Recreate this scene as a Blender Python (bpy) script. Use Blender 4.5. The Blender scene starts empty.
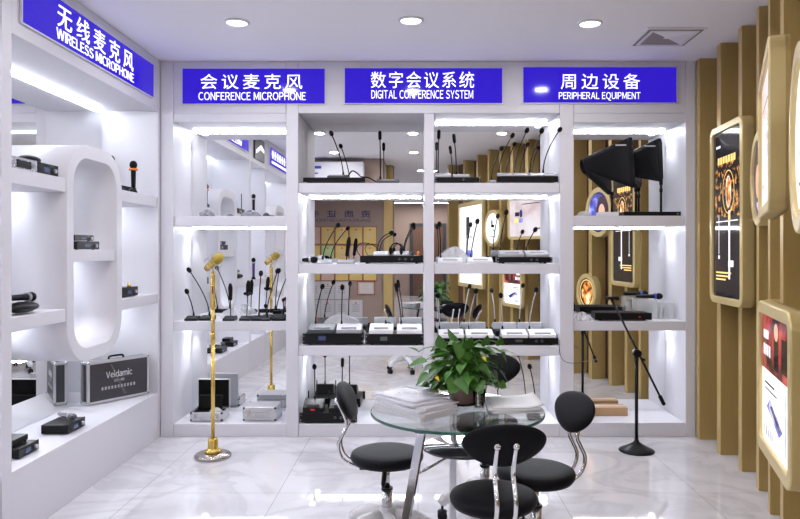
import bpy, bmesh, math, random
from mathutils import Vector, Matrix, Euler

random.seed(7)
sc = bpy.context.scene
COL = sc.collection
PI = math.pi

# ------------------------------------------------------------------ camera, world, exposure
F, CZ, HX, HY = 698.0, 1.392, 418.0, 250.0        # focal length in pixels, eye height, vanishing point
cam_d = bpy.data.cameras.new('camera'); cam = bpy.data.objects.new('camera', cam_d); COL.objects.link(cam)
cam.location = (0, 0, CZ); cam.rotation_euler = (PI/2, 0, 0)
cam_d.sensor_width = 36; cam_d.lens = F/800*36
cam_d.shift_x = -(HX-400)/800; cam_d.shift_y = (HY-259.5)/800
cam_d.clip_start = 0.02
sc.camera = cam
w = bpy.data.worlds.new('world'); sc.world = w; w.use_nodes = True
w.node_tree.nodes['Background'].inputs[0].default_value = (0.8, 0.82, 1, 1)
w.node_tree.nodes['Background'].inputs[1].default_value = 0.05
sc.view_settings.view_transform = 'Standard'; sc.view_settings.look = 'None'
sc.view_settings.exposure = 0.2; sc.view_settings.gamma = 1.0
sc.view_settings.use_curve_mapping = False
sc.cycles.use_denoising = True
sc.cycles.max_bounces = 10; sc.cycles.glossy_bounces = 6; sc.cycles.transparent_max_bounces = 12
sc.cycles.sample_clamp_indirect = 6

LED_STRENGTH = 44.0
DOWN_W = 7.6
HALL_W = 40.0
SPOT_W = 3.0

def area(name, loc, size, watts, color=(1, 1, 1), size_y=None, spread=PI, rot=(0, 0, 0), parent=None):
    l = bpy.data.lights.new(name, 'AREA'); l.energy = watts; l.color = color
    l.shape = 'RECTANGLE' if size_y else 'DISK'; l.size = size
    if size_y: l.size_y = size_y
    l.spread = spread
    o = bpy.data.objects.new(name, l); COL.objects.link(o); o.location = loc; o.rotation_euler = rot
    o.parent = parent
    return o

# ------------------------------------------------------------------ helpers
def P(px, py, Y):
    return Vector(((px-HX)*Y/F, Y, CZ-(py-HY)*Y/F))
def PX(px, Y): return (px-HX)*Y/F
def PZ(py, Y): return CZ-(py-HY)*Y/F

def mat(name, col, rough=0.5, metal=0.0, emit=None, es=0.0, noise=None, coat=0.0, trans=0.0, alpha=1.0, ior=1.45, bump=None):
    m = bpy.data.materials.new(name); m.use_nodes = True
    nt = m.node_tree; b = nt.nodes['Principled BSDF']
    b.inputs['Base Color'].default_value = (*col, 1)
    b.inputs['Roughness'].default_value = rough; b.inputs['Metallic'].default_value = metal
    b.inputs['IOR'].default_value = ior
    if coat: b.inputs['Coat Weight'].default_value = coat; b.inputs['Coat Roughness'].default_value = 0.08
    if trans: b.inputs['Transmission Weight'].default_value = trans
    if alpha < 1: b.inputs['Alpha'].default_value = alpha
    if emit: b.inputs['Emission Color'].default_value = (*emit, 1); b.inputs['Emission Strength'].default_value = es
    if noise:                                   # (scale, second colour, stretch)
        tc = nt.nodes.new('ShaderNodeTexCoord'); mp = nt.nodes.new('ShaderNodeMapping')
        mp.inputs['Scale'].default_value = noise[2] if len(noise) > 2 else (1, 1, 1)
        n = nt.nodes.new('ShaderNodeTexNoise'); n.inputs['Scale'].default_value = noise[0]; n.inputs['Detail'].default_value = 4
        mx = nt.nodes.new('ShaderNodeMix'); mx.data_type = 'RGBA'
        mx.inputs[6].default_value = (*col, 1); mx.inputs[7].default_value = (*noise[1], 1)
        nt.links.new(tc.outputs['Object'], mp.inputs[0]); nt.links.new(mp.outputs[0], n.inputs['Vector'])
        nt.links.new(n.outputs['Fac'], mx.inputs[0]); nt.links.new(mx.outputs[2], b.inputs['Base Color'])
    if bump:
        tc = nt.nodes.new('ShaderNodeTexCoord'); n = nt.nodes.new('ShaderNodeTexNoise'); n.inputs['Scale'].default_value = bump[0]
        bp = nt.nodes.new('ShaderNodeBump'); bp.inputs['Strength'].default_value = bump[1]; bp.inputs['Distance'].default_value = 0.01
        nt.links.new(tc.outputs['Object'], n.inputs['Vector']); nt.links.new(n.outputs['Fac'], bp.inputs['Height'])
        nt.links.new(bp.outputs[0], b.inputs['Normal'])
    return m

def noisy_emit(name, c1, c2, c3, scale, strength):
    m = bpy.data.materials.new(name); m.use_nodes = True; nt = m.node_tree; b = nt.nodes['Principled BSDF']
    tc = nt.nodes.new('ShaderNodeTexCoord'); n = nt.nodes.new('ShaderNodeTexNoise'); n.inputs['Scale'].default_value = scale
    n.inputs['Detail'].default_value = 5
    r = nt.nodes.new('ShaderNodeValToRGB'); e = r.color_ramp.elements
    e[0].position = .38; e[0].color = (*c1, 1); e[1].position = .66; e[1].color = (*c3, 1)
    k = e.new(.52); k.color = (*c2, 1)
    nt.links.new(tc.outputs['Object'], n.inputs['Vector']); nt.links.new(n.outputs['Fac'], r.inputs[0])
    b.inputs['Base Color'].default_value = (.02, .02, .02, 1); b.inputs['Roughness'].default_value = .15
    nt.links.new(r.outputs[0], b.inputs['Emission Color']); b.inputs['Emission Strength'].default_value = strength
    return m

def marble():
    m = bpy.data.materials.new('polished marble tile'); m.use_nodes = True; nt = m.node_tree; N = nt.nodes; L = nt.links
    b = N['Principled BSDF']; b.inputs['Roughness'].default_value = 0.035; b.inputs['IOR'].default_value = 1.6
    b.inputs['Specular IOR Level'].default_value = .75
    tc = N.new('ShaderNodeTexCoord')
    n1 = N.new('ShaderNodeTexNoise'); n1.inputs['Scale'].default_value = 1.7; n1.inputs['Detail'].default_value = 8
    n1.inputs['Distortion'].default_value = 1.6
    r1 = N.new('ShaderNodeValToRGB'); e = r1.color_ramp.elements
    e[0].position = .40; e[0].color = (.75, .74, .78, 1); e[1].position = .62; e[1].color = (.75, .74, .78, 1)
    k = e.new(.50); k.color = (.63, .62, .66, 1); k = e.new(.46); k.color = (.72, .71, .75, 1)
    br = N.new('ShaderNodeTexBrick'); br.offset = 0; br.inputs['Scale'].default_value = 1
    br.inputs['Brick Width'].default_value = .8; br.inputs['Row Height'].default_value = .8
    br.inputs['Mortar Size'].default_value = .0022; br.inputs['Mortar Smooth'].default_value = 0
    br.inputs['Color1'].default_value = (1, 1, 1, 1); br.inputs['Color2'].default_value = (.97, .97, .97, 1)
    br.inputs['Mortar'].default_value = (.62, .60, .62, 1)
    mx = N.new('ShaderNodeMix'); mx.data_type = 'RGBA'; mx.blend_type = 'MULTIPLY'; mx.inputs[0].default_value = 1
    L.new(tc.outputs['Object'], n1.inputs['Vector']); L.new(tc.outputs['Object'], br.inputs['Vector'])
    L.new(n1.outputs['Fac'], r1.inputs[0]); L.new(r1.outputs[0], mx.inputs[6]); L.new(br.outputs['Color'], mx.inputs[7])
    L.new(mx.outputs[2], b.inputs['Base Color'])
    return m

M = {}
M['white'] = mat('white lacquer', (.69, .68, .735), .42)
M['ceiling'] = mat('white ceiling paint', (.91, .90, .935), .7)
M['wallw'] = mat('white wall paint', (.80, .79, .82), .6)
M['floor'] = marble()
M['mirror'] = mat('silvered mirror', (.90, .91, .91), .0, 1.0)
M['led'] = mat('white led strip', (1, 1, 1), .5, emit=(.88, .93, 1), es=LED_STRENGTH)
M['lampglass'] = mat('lit downlight', (1, 1, 1), .5, emit=(1, .98, .95), es=9)
M['blue'] = mat('backlit blue acrylic', (.01, .006, .13), .09, emit=(.024, .008, .46), es=1.0)
M['blue'].node_tree.nodes['Principled BSDF'].inputs['Specular IOR Level'].default_value = .2
M['letter'] = mat('backlit white lettering', (.9, .9, .95), .3, emit=(.95, .95, 1), es=.9)
M['gold_wall'] = mat('brushed gold laminate', (.54, .39, .15), .38, .25, noise=(14, (.46, .32, .115), (9, 9, .35)))
M['gold_frame'] = mat('gold painted frame', (.66, .52, .24), .35, .25)
M['taupe'] = mat('taupe wall covering', (.34, .25, .21), .6)
M['brown'] = mat('dark brown wall panel', (.16, .085, .055), .45, noise=(6, (.11, .06, .04), (8, 8, .5)))
M['black'] = mat('black plastic', (.007, .007, .008), .38)
M['blackm'] = mat('black powder coated metal', (.008, .008, .009), .36, .0)
M['leather'] = mat('black leatherette', (.006, .006, .008), .5, bump=(160, .12))
M['foam'] = mat('black foam', (.006, .006, .006), .85, bump=(300, .4))
M['grey'] = mat('dark grey plastic', (.07, .07, .08), .4)
M['silver'] = mat('silver plastic', (.46, .46, .50), .3, .35)
M['whitep'] = mat('white plastic', (.78, .78, .82), .35)
M['chrome'] = mat('chrome', (.80, .80, .82), .09, 1.0)
M['nickel'] = mat('worn nickel', (.42, .38, .36), .22, 1.0)
M['steel'] = mat('brushed steel', (.62, .62, .64), .25, 1.0)
M['alu'] = mat('aluminium case sheet', (.68, .68, .71), .35, .6, noise=(80, (.58, .58, .6), (1, 1, 12)))
M['gold'] = mat('polished gold', (.72, .50, .13), .25, .85)
M['goldmesh'] = mat('gold grille', (.50, .37, .06), .45, .7, bump=(700, .6))
M['red'] = mat('red ring', (.35, .02, .02), .4, emit=(.6, .02, .02), es=.25)
M['redlcd'] = mat('red display', (.2, .01, .01), .3, emit=(.7, .04, .03), es=.5)
M['lcd'] = mat('dim blue display', (.02, .03, .06), .2, emit=(.05, .06, .16), es=.6)
M['lcdg'] = mat('grey green display', (.10, .12, .11), .2)
M['orange'] = mat('orange ring', (.8, .22, .03), .4)
M['purple'] = mat('purple handset', (.06, .02, .12), .35)
M['bluep'] = mat('blue plastic', (.03, .08, .45), .35)
M['glass'] = mat('clear glass', (.93, .98, .96), .0, trans=1.0, ior=1.45)
M['glassedge'] = mat('green glass rim', (.02, .12, .09), .08, trans=.3, ior=1.5)
M['smoke'] = mat('smoked glass', (.035, .035, .042), .05, coat=.5)
M['acryl'] = mat('clear acrylic', (.85, .88, .88), .06, alpha=.30)
M['bag'] = mat('clear plastic wrap', (.85, .85, .88), .16, alpha=.45, bump=(45, .6))
M['bagd'] = mat('grey plastic bag', (.30, .30, .34), .25, alpha=.85, bump=(45, .6))
M['film'] = mat('thin clear film', (.8, .8, .83), .15, alpha=.16)
M['wrap'] = mat('shrink wrap on base', (.72, .70, .71), .16, bump=(60, .7))
M['paper'] = mat('white paper', (.66, .65, .67), .55)
M['paper2'] = mat('glossy magazine cover', (.56, .55, .60), .25, noise=(9, (.42, .41, .47)))
M['card'] = mat('brown cardboard', (.52, .33, .18), .7)
M['leaf'] = mat('green pothos leaf', (.030, .105, .012), .36, noise=(16, (.07, .20, .025)))
M['leaf'].node_tree.nodes['Principled BSDF'].inputs['Subsurface Weight'].default_value = 0.0
M['yleaf'] = mat('yellow leaf', (.7, .5, .03), .5)
M['stem'] = mat('plant stem', (.10, .26, .05), .5)
M['pot'] = mat('brown ceramic pot', (.30, .20, .17), .35)
M['soil'] = mat('potting soil', (.03, .02, .015), .9)
M['certy'] = mat('gold certificate', (.72, .53, .16), .5, noise=(9, (.66, .46, .13)))
M['certg'] = mat('green certificate', (.42, .55, .22), .5)
M['certp'] = mat('pink certificate', (.62, .42, .32), .5)
M['certw'] = mat('white certificate', (.60, .58, .60), .5)
M['maroon'] = mat('maroon frame', (.20, .025, .03), .4)
M['ink'] = mat('dark blue lettering', (.02, .02, .14), .4)
M['vent'] = mat('vent slot and shaded louvre', (.28, .24, .22), .6)
M['charcoal'] = mat('charcoal panel', (.05, .048, .055), .35)
M['greytext'] = mat('pale grey print', (.55, .55, .58), .5)

for q in ('leather', 'black', 'blackm', 'foam'): M[q].node_tree.nodes['Principled BSDF'].inputs['Specular IOR Level'].default_value = .22

M['leather'].node_tree.nodes['Principled BSDF'].inputs['Specular IOR Level'].default_value = .12

class MB:
    def __init__(s, T=None):
        s.bm = bmesh.new(); s.T = T or Matrix.Identity(4)
    def v(s, co): return s.bm.verts.new(s.T @ Vector(co))
    def f(s, vs, mi=0, sm=False):
        try: fc = s.bm.faces.new(vs)
        except ValueError: return
        fc.material_index = mi; fc.smooth = sm
    def box(s, x0, x1, y0, y1, z0, z1, mi=0):
        v = [s.v((x, y, z)) for z in (z0, z1) for x, y in ((x0, y0), (x1, y0), (x1, y1), (x0, y1))]
        for q in ((3, 2, 1, 0), (4, 5, 6, 7), (0, 1, 5, 4), (1, 2, 6, 5), (2, 3, 7, 6), (3, 0, 4, 7)): s.f([v[i] for i in q], mi)
        return s
    def rings(s, rs, mi=0, sm=True, cap0=True, cap1=True):
        n = len(rs[0])
        for a, b in zip(rs, rs[1:]):
            for i in range(n):
                j = (i+1) % n; s.f([a[i], a[j], b[j], b[i]], mi, sm)
        if cap0: s.f(rs[0][::-1], mi)
        if cap1: s.f(rs[-1], mi)
        return s
    def cyl(s, p0, p1, r0, r1=None, n=16, mi=0, sm=True):
        p0, p1 = Vector(p0), Vector(p1); r1 = r0 if r1 is None else r1
        return s.tube([p0, p1], [r0, r1], n, mi, sm)
    def tube(s, pts, r, n=8, mi=0, sm=True):
        pts = [Vector(p) for p in pts]; m = len(pts)
        rr = r if isinstance(r, (list, tuple)) else [r]*m
        t0 = (pts[1]-pts[0]).normalized()
        up = Vector((0, 0, 1)) if abs(t0.z) < .9 else Vector((1, 0, 0))
        u = t0.cross(up).normalized(); rs = []
        for i, p in enumerate(pts):
            t = ((pts[min(i+1, m-1)]-p).normalized() + (p-pts[max(i-1, 0)]).normalized())
            t = t.normalized() if t.length > 1e-6 else t0
            u = (u - t*u.dot(t)).normalized(); vv = t.cross(u)
            rs.append([s.v(p + (u*math.cos(a)+vv*math.sin(a))*rr[i]) for a in [2*PI*k/n for k in range(n)]])
        return s.rings(rs, mi, sm)
    def lathe(s, prof, n=32, c=(0, 0, 0), mi=0, sm=True, cap=True):
        c = Vector(c); rs = []
        for r, z in prof:
            rs.append([s.v(c+Vector((max(r, 1e-4)*math.cos(2*PI*k/n), max(r, 1e-4)*math.sin(2*PI*k/n), z))) for k in range(n)])
        return s.rings(rs, mi, sm, cap, cap)
    def ell(s, c, rad, R=None, n=14, m=9, mi=0, zmin=-1.0, zmax=1.0):
        c = Vector(c); R = R or Matrix.Identity(3); rs = []
        for i in range(m+1):
            a = -PI/2 + PI*i/m
            q = max(zmin, min(zmax, math.sin(a))); k = math.sqrt(max(1-q*q, 1e-5))
            rs.append([s.v(c + R @ Vector((rad[0]*k*math.cos(t), rad[1]*k*math.sin(t), rad[2]*q))) for t in [2*PI*j/n for j in range(n)]])
        return s.rings(rs, mi, True)
    def prism(s, poly, O, U, V, W, mi=0, sm=False):
        O, U, V, W = map(Vector, (O, U, V, W))
        a = [s.v(O+U*p[0]+V*p[1]) for p in poly]; b = [s.v(O+U*p[0]+V*p[1]+W) for p in poly]
        return s.rings([a, b], mi, sm)
    def frame(s, outer, inner, O, U, V, W, mi=0, sm=False):
        O, U, V, W = map(Vector, (O, U, V, W)); n = len(outer)
        g = lambda poly, d: [s.v(O+U*p[0]+V*p[1]+W*d) for p in poly]
        oa, ob, ia, ib = g(outer, 0), g(outer, 1), g(inner, 0), g(inner, 1)
        for i in range(n):
            j = (i+1) % n
            s.f([oa[i], oa[j], ob[j], ob[i]], mi, sm); s.f([ia[j], ia[i], ib[i], ib[j]], mi, sm)
            s.f([oa[j], oa[i], ia[i], ia[j]], mi); s.f([ob[i], ob[j], ib[j], ib[i]], mi)
        return s
    def quad(s, pts, mi=0): s.f([s.v(p) for p in pts], mi); return s
    def build(s, name, m, parent=None, bevel=0, solid=0, label=None):
        bmesh.ops.recalc_face_normals(s.bm, faces=s.bm.faces[:])
        me = bpy.data.meshes.new(name); s.bm.to_mesh(me); s.bm.free()
        for x in (m if isinstance(m, (list, tuple)) else [m]): me.materials.append(M[x] if isinstance(x, str) else x)
        o = bpy.data.objects.new(name, me); COL.objects.link(o); o.parent = parent
        if solid:
            k = o.modifiers.new('solid', 'SOLIDIFY'); k.thickness = solid; k.offset = 0
        if bevel:
            k = o.modifiers.new('bevel', 'BEVEL'); k.width = bevel; k.segments = 2; k.limit_method = 'ANGLE'; k.angle_limit = .7
        if label: o['label'] = label
        return o

def rrect(w, h, r, n=8):
    out = []
    for cx, cy, a0 in ((w/2-r, h/2-r, 0), (-w/2+r, h/2-r, PI/2), (-w/2+r, -h/2+r, PI), (w/2-r, -h/2+r, 1.5*PI)):
        for i in range(n+1): a = a0+PI/2*i/n; out.append((cx+r*math.cos(a), cy+r*math.sin(a)))
    return out
def ellipse(a, b, n=48): return [(a*math.cos(2*PI*i/n), b*math.sin(2*PI*i/n)) for i in range(n)]
def bez(p0, p1, p2, n=14):
    p0, p1, p2 = map(Vector, (p0, p1, p2))
    return [p0*(1-t)**2 + p1*2*t*(1-t) + p2*t*t for t in [i/n for i in range(n+1)]]
def smooth(pts, k=6):
    pts = [Vector(p) for p in pts]; out = []
    for i in range(len(pts)-1):
        a, b, c, d = pts[max(i-1, 0)], pts[i], pts[i+1], pts[min(i+2, len(pts)-1)]
        for j in range(k):
            t = j/k; out.append(.5*((2*b)+(c-a)*t+(2*a-5*b+4*c-d)*t*t+(3*b-a-3*c+d)*t**3))
    return out+[pts[-1]]

def tag(o, label, cat, group=None, kind=None):
    if label: o['label'] = label
    if cat: o['category'] = cat
    if group: o['group'] = group
    if kind: o['kind'] = kind
    return o
def thing(name, label, cat, loc=(0, 0, 0), rz=0.0, group=None):
    o = bpy.data.objects.new(name, None); COL.objects.link(o); o.empty_display_size = .05
    o.location = loc; o.rotation_euler = (0, 0, rz)
    return tag(o, label, cat, group)
def struct(mb, name, m, **k):
    o = mb.build(name, m, **k); o['kind'] = 'structure'; return o
def dup(root, loc, rz, label, group=None):
    r = root.copy(); COL.objects.link(r); r.location = loc; r.rotation_euler = (0, 0, rz); r['label'] = label
    if group: r['group'] = group
    for ch in list(root.children):
        c = ch.copy(); COL.objects.link(c); c.parent = r
        for g in list(ch.children):
            d = g.copy(); COL.objects.link(d); d.parent = c
    return r

def glyph(ch, bold):
    cu = bpy.data.curves.new('glyph', 'FONT'); cu.body = ch; cu.size = 1; cu.extrude = .02; cu.offset = bold; cu.resolution_u = 3
    t = bpy.data.objects.new('glyph', cu); COL.objects.link(t)
    me = bpy.data.meshes.new_from_object(t.evaluated_get(bpy.context.evaluated_depsgraph_get()))
    bpy.data.objects.remove(t); bpy.data.curves.remove(cu)
    return me
def latin_mesh(name, body, width, height, m, parent, loc, depth=.003, gap=.11, bold=.0):
    """plain sans capitals set letter by letter, fitted to a width and height, facing local -Y"""
    b = bmesh.new(); x = 0.0
    for ch in body:
        if ch == ' ': x += .30; continue
        if ch == 'I':
            n0 = len(b.verts); k_ = .105
            vs = [b.verts.new((x+dx*k_, dy*.733, dz*.02)) for dz in (0, 1) for dx, dy in ((0, 0), (1, 0), (1, 1), (0, 1))]
            for q in ((3, 2, 1, 0), (4, 5, 6, 7), (0, 1, 5, 4), (1, 2, 6, 5), (2, 3, 7, 6), (3, 0, 4, 7)): b.faces.new([vs[i] for i in q])
            x += k_+gap; continue
        me = glyph(chr(ord(ch)+0xFEE0), bold); xs = [v.co.x for v in me.vertices]; n0 = len(b.verts)
        b.from_mesh(me); b.verts.ensure_lookup_table()
        for v in b.verts[n0:]: v.co.x += x-min(xs)
        x += max(xs)-min(xs)+gap; bpy.data.meshes.remove(me)
    me = bpy.data.meshes.new(name); b.to_mesh(me); b.free()
    return fit_text(name, me, width, height, m, parent, loc, depth)
def fit_text(name, me, width, height, m, parent, loc, depth):
    xs = [v.co.x for v in me.vertices]; ys = [v.co.y for v in me.vertices]; zs = [v.co.z for v in me.vertices]
    x0, x1, y0, y1, z0, z1 = min(xs), max(xs), min(ys), max(ys), min(zs), max(zs)
    for v in me.vertices:
        v.co = Vector((((v.co.x-x0)/(x1-x0)-.5)*width+loc[0], loc[1]-((v.co.z-z0)/(z1-z0))*depth, ((v.co.y-y0)/(y1-y0)-.5)*height+loc[2]))
    me.materials.clear(); me.materials.append(M[m]); me.name = name
    o = bpy.data.objects.new(name, me); COL.objects.link(o); o.parent = parent
    return o
def text_mesh(name, body, width, height, m, parent, loc, depth=.004, spacing=1.0, bold=0.0, flip=False):
    """lettering that faces local -Y, fitted to a width and height, centred at loc"""
    cu = bpy.data.curves.new(name, 'FONT'); cu.body = body; cu.size = 1; cu.extrude = .02; cu.space_character = spacing
    cu.offset = bold; cu.resolution_u = 3
    t = bpy.data.objects.new(name, cu); COL.objects.link(t)
    dg = bpy.context.evaluated_depsgraph_get()
    me = bpy.data.meshes.new_from_object(t.evaluated_get(dg))
    bpy.data.objects.remove(t); bpy.data.curves.remove(cu)
    return fit_text(name, me, width, height, m, parent, loc, depth)

# ------------------------------------------------------------------ room shell
XL, XR, YB, YF, H = -2.40, 2.85, 5.68, -10.0, 2.8
struct(MB().box(XL-.1, XR+.1, YF-.1, YB+.1, -.1, 0), 'floor', 'floor')
struct(MB().box(XL-.1, XR+.1, YF-.1, YB+.1, H, H+.1), 'ceiling', 'ceiling')
struct(MB().box(XL-.1, XR+.1, YB, YB+.1, 0, H), 'wall_back', 'wallw')
struct(MB().box(XL-.1, XL, YF, YB, 0, H), 'wall_left', 'wallw')
struct(MB().box(XL-.1, XR+.1, YF-.1, YF, 0, H), 'wall_front', 'taupe')
# partition behind the photographer's left carries the certificates
PWY, BKY = -.45, .50          # certificate wall, and the bulkhead above it that carries the air conditioner
struct(MB().box(XL, -.40, PWY-.12, PWY, 0, H), 'wall_rear', 'taupe')
struct(MB().box(XL, -.525, PWY, BKY, 2.22, H), 'trim_2', 'taupe')
# curved right wall behind the gold fins
FINS = [(2.066, 5.155), (2.055, 4.77), (2.035, 4.41), (1.975, 4.06), (1.86, 3.70), (1.745, 3.35), (1.665, 3.02), (1.54, 2.68),
        (1.38, 2.37), (1.23, 2.08), (1.11, 1.80), (.985, 1.45), (.875, .90), (.72, .28), (.50, -.30)]
def fin_dir(i):
    a = Vector(FINS[max(i-1, 0)]); b = Vector(FINS[min(i+1, len(FINS)-1)])
    t = (b-a).normalized(); return Vector((-t.y, t.x))         # outward, away from the room
FD, FT = .17, .065
wb = MB(); pts = [(2.075+FD+.02, 5.62)]
for i in range(len(FINS)):
    n = fin_dir(i); pts.append(tuple(Vector(FINS[i])+n*(FD+.015)))
outer = [Vector(p)+Vector((.06, 0)) for p in pts]
for a, b, c, d in zip(pts, pts[1:], outer, outer[1:]):
    v = [wb.v((q[0], q[1], z)) for z in (0, H) for q in (a, b, d, c)]
    for q in ((3, 2, 1, 0), (4, 5, 6, 7), (0, 1, 5, 4), (2, 3, 7, 6)): wb.f([v[k] for k in q])
struct(wb, 'wall_right', 'brown')
# far hall behind the opening
hd = MB().box(-.15, .75, YF, YF+.05, 0, 2.1); d_ = struct(hd, 'door_1', 'brown')
struct(MB().box(-.25, -.15, YF, YF+.06, 0, 2.2).box(.75, .85, YF, YF+.06, 0, 2.2).box(-.15, .75, YF, YF+.06, 2.1, 2.2), 'trim_1', 'charcoal')

# ------------------------------------------------------------------ white display cabinets
FY, MY = 5.20, 5.62          # front plane and mirror plane of the back cabinets
def led_x(root, x0, x1, z, y=MY-.022):
    return MB().box(x0+.02, x1-.02, y, y+.014, z-.012, z-.001).build('led_strip', 'led', root)
def puck(root, x, y, z):
    p = MB().cyl((x, y, z-.008), (x, y, z-.001), .022, n=20).build('spot_lamp', 'lampglass', root)
    l = bpy.data.lights.new('spot_light', 'SPOT'); l.energy = SPOT_W; l.spot_size = 1.5; l.spot_blend = .6; l.shadow_soft_size = .02
    l.color = (.95, .96, 1)
    o = bpy.data.objects.new('spot_light', l); COL.objects.link(o); o.location = (x, y, z-.02); o.parent = root

def shelf(root, x0, x1, z0, z1, y0=FY+.012):
    MB().box(x0, x1, y0, MY-.002, z0, z1).build('shelf', 'white', root, bevel=.003)

cabl = thing('display_cabinet', 'white mirrored display cabinet under the conference microphone sign', 'display cabinet')
MB().box(-1.92, -1.824, FY, YB-.004, 0, H-.002).build('side_panel', 'white', cabl, bevel=.003)
MB().box(-1.822, -.985, FY+.002, YB-.004, 2.412, H-.002).build('header', 'white', cabl, bevel=.003)
MB().box(-1.822, -.985, FY+.005, MY-.002, 2.345, 2.411).build('valance', 'white', cabl, bevel=.002)
MB().box(-1.822, -.985, FY+.006, MY-.002, .0, .095).build('plinth', 'white', cabl, bevel=.003)
MB().box(-1.822, -.985, MY, MY+.008, .0, 2.43).build('mirror_panel', 'mirror', cabl)
for z0, z1 in ((1.573, 1.645), (.79, .859)): shelf(cabl, -1.822, -.985, z0, z1)
for z in (2.345, 1.573, .79): led_x(cabl, -1.822, -.985, z)
for z in (2.345, 1.573, .79): puck(cabl, -1.75, 5.50, z)

cabm = thing('display_cabinet', 'wide central white display cabinet under the digital conference system sign', 'display cabinet')
for x0, x1, zt in ((-.983, -.893, H-.002), (.045, .119, 2.41), (1.057, 1.160, H-.002)):
    MB().box(x0, x1, FY, (YB-.004) if zt > 2.5 else MY-.002, 0, zt).build('side_panel' if zt > 2.5 else 'divider', 'white', cabm, bevel=.003)
MB().box(-.891, 1.055, FY+.002, YB-.004, 2.412, H-.002).build('header', 'white', cabm, bevel=.003)
MB().box(-.891, 1.055, MY, MY+.008, .0, 2.43).build('mirror_panel', 'mirror', cabm)
for x0, x1 in ((-.891, .043), (.121, 1.055)):
    MB().box(x0, x1, FY+.006, MY-.002, 0, .095).build('plinth', 'white', cabm, bevel=.003)
    for z0, z1 in ((1.820, 1.893), (1.215, 1.288), (.602, .677)): shelf(cabm, x0, x1, z0, z1)
    for z in ([1.820, 1.215, .602] if x0 < 0 else [2.412, 1.820, 1.215, .602]): led_x(cabm, x0, x1, z)
for z in (1.820, 1.215, .602): puck(cabm, -.83, 5.48, z)
for z in (2.412, 1.820, 1.215, .602): puck(cabm, .99, 5.48, z)

cabr = thing('display_cabinet', 'white mirrored display cabinet under the peripheral equipment sign', 'display cabinet')
MB().box(1.995, 2.07, FY, YB-.004, 0, H-.002).build('side_panel', 'white', cabr, bevel=.003)
MB().box(1.162, 1.993, FY+.002, YB-.004, 2.412, H-.002).build('header', 'white', cabr, bevel=.003)
MB().box(1.162, 1.993, FY+.005, MY-.002, 2.345, 2.411).build('valance', 'white', cabr, bevel=.002)
MB().box(1.162, 1.993, FY+.006, MY-.002, 0, .103).build('plinth', 'white', cabr, bevel=.003)
MB().box(1.162, 1.993, MY, MY+.008, 0, 2.43).build('mirror_panel', 'mirror', cabr)
for z0, z1 in ((1.573, 1.648), (.79, .859)): shelf(cabr, 1.162, 1.993, z0, z1)
for z in (2.345, 1.573, .79): led_x(cabr, 1.162, 1.993, z); puck(cabr, 1.92, 5.50, z)

# left wall unit (front face x = LX, mirror at LM)
LX, LM = -1.92, -2.335
def led_y(root, y0, y1, z, x=LM+.010):
    MB().box(x, x+.018, y0, y1, z-.012, z-.001).build('led_strip', 'led', root)
def loop(root, yc, zc=1.374, wy=.71, hz=1.25, r=.24, t=.075):
    MB().frame(rrect(wy, hz, r, 12), rrect(wy-2*t, hz-2*t, r-t, 12), (LX-.002, yc, zc), (0, 1, 0), (0, 0, 1), (LM+.003-LX, 0, 0), sm=True).build('oval_frame', 'white', root)
    MB().box(LM+.003, LX-.015, yc-wy/2+t, yc+wy/2-t, 1.325, 1.392).build('shelf', 'white', root, bevel=.003)
def left_unit(root, y0, y1, yc, end=True):
    MB().box(XL+.004, LX, y0-.08, y0, 0, H-.002).build('side_panel', 'white', root, bevel=.003)
    MB().box(XL+.004, LX, y1, y1+.036, 0, H-.002).build('side_panel', 'white', root, bevel=.003)
    MB().box(XL+.004, LX-.002, y0+.002, y1-.002, 2.418, H-.002).build('header', 'white', root, bevel=.003)
    MB().box(LM, LX-.002, y0+.002, y1-.002, 0, .34).build('bench', 'white', root, bevel=.003)
    MB().box(LM-.008, LM, y0+.002, y1-.002, .0, 2.43).build('mirror_panel', 'mirror', root)
    loop(root, yc)
    for a, b in ((y0+.002, yc-.356), (yc+.356, y1-.002)):
        for z0, z1 in ((1.71, 1.785), (1.0, 1.07)):
            MB().box(LM+.002, LX-.008, a, b, z0, z1).build('shelf', 'white', root, bevel=.003)
            led_y(root, a+.03, b-.03, z0)
            puck(root, -2.14, (a+b)/2, z0)
    led_y(root, y0+.05, y1-.05, 2.418)
    led_y(root, yc-.2, yc+.2, 1.325)
    puck(root, -2.1, yc, 1.325); puck(root, -2.1, yc, 1.924)
    led_y(root, yc-.09, yc+.09, 1.924)
    led_y(root, yc-.12, yc+.12, .749)
cabw = thing('wall_cabinet', 'white wall unit with an oval niche under the wireless microphone sign', 'display cabinet')
left_unit(cabw, 3.30, 5.16, 4.175)
# narrow niche and a second oval unit further along the left wall, seen in the mirrors
cabn = thing('wall_cabinet', 'narrow white niche beside the oval unit, seen in the left mirror', 'display cabinet')
MB().box(XL+.004, LX-.002, 2.47, 3.215, 2.418, H-.002).build('header', 'white', cabn, bevel=.003)
MB().box(LM, LX-.002, 2.47, 3.215, 0, .34).build('bench', 'white', cabn, bevel=.003)
MB().box(XL+.004, LM, 2.47, 3.215, .0, 2.43).build('back_panel', 'white', cabn)
for z in (1.80, 1.04): MB().box(LM+.002, LX-.02, 2.47, 3.215, z-.07, z).build('shelf', 'white', cabn, bevel=.003); led_y(cabn, 2.5, 3.19, z-.07)
led_y(cabn, 2.5, 3.19, 2.418)
cabs = thing('wall_cabinet', 'second white oval wall unit, seen only as a reflection in the left mirror', 'display cabinet')
left_unit(cabs, .60, 2.43, 1.50)

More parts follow.
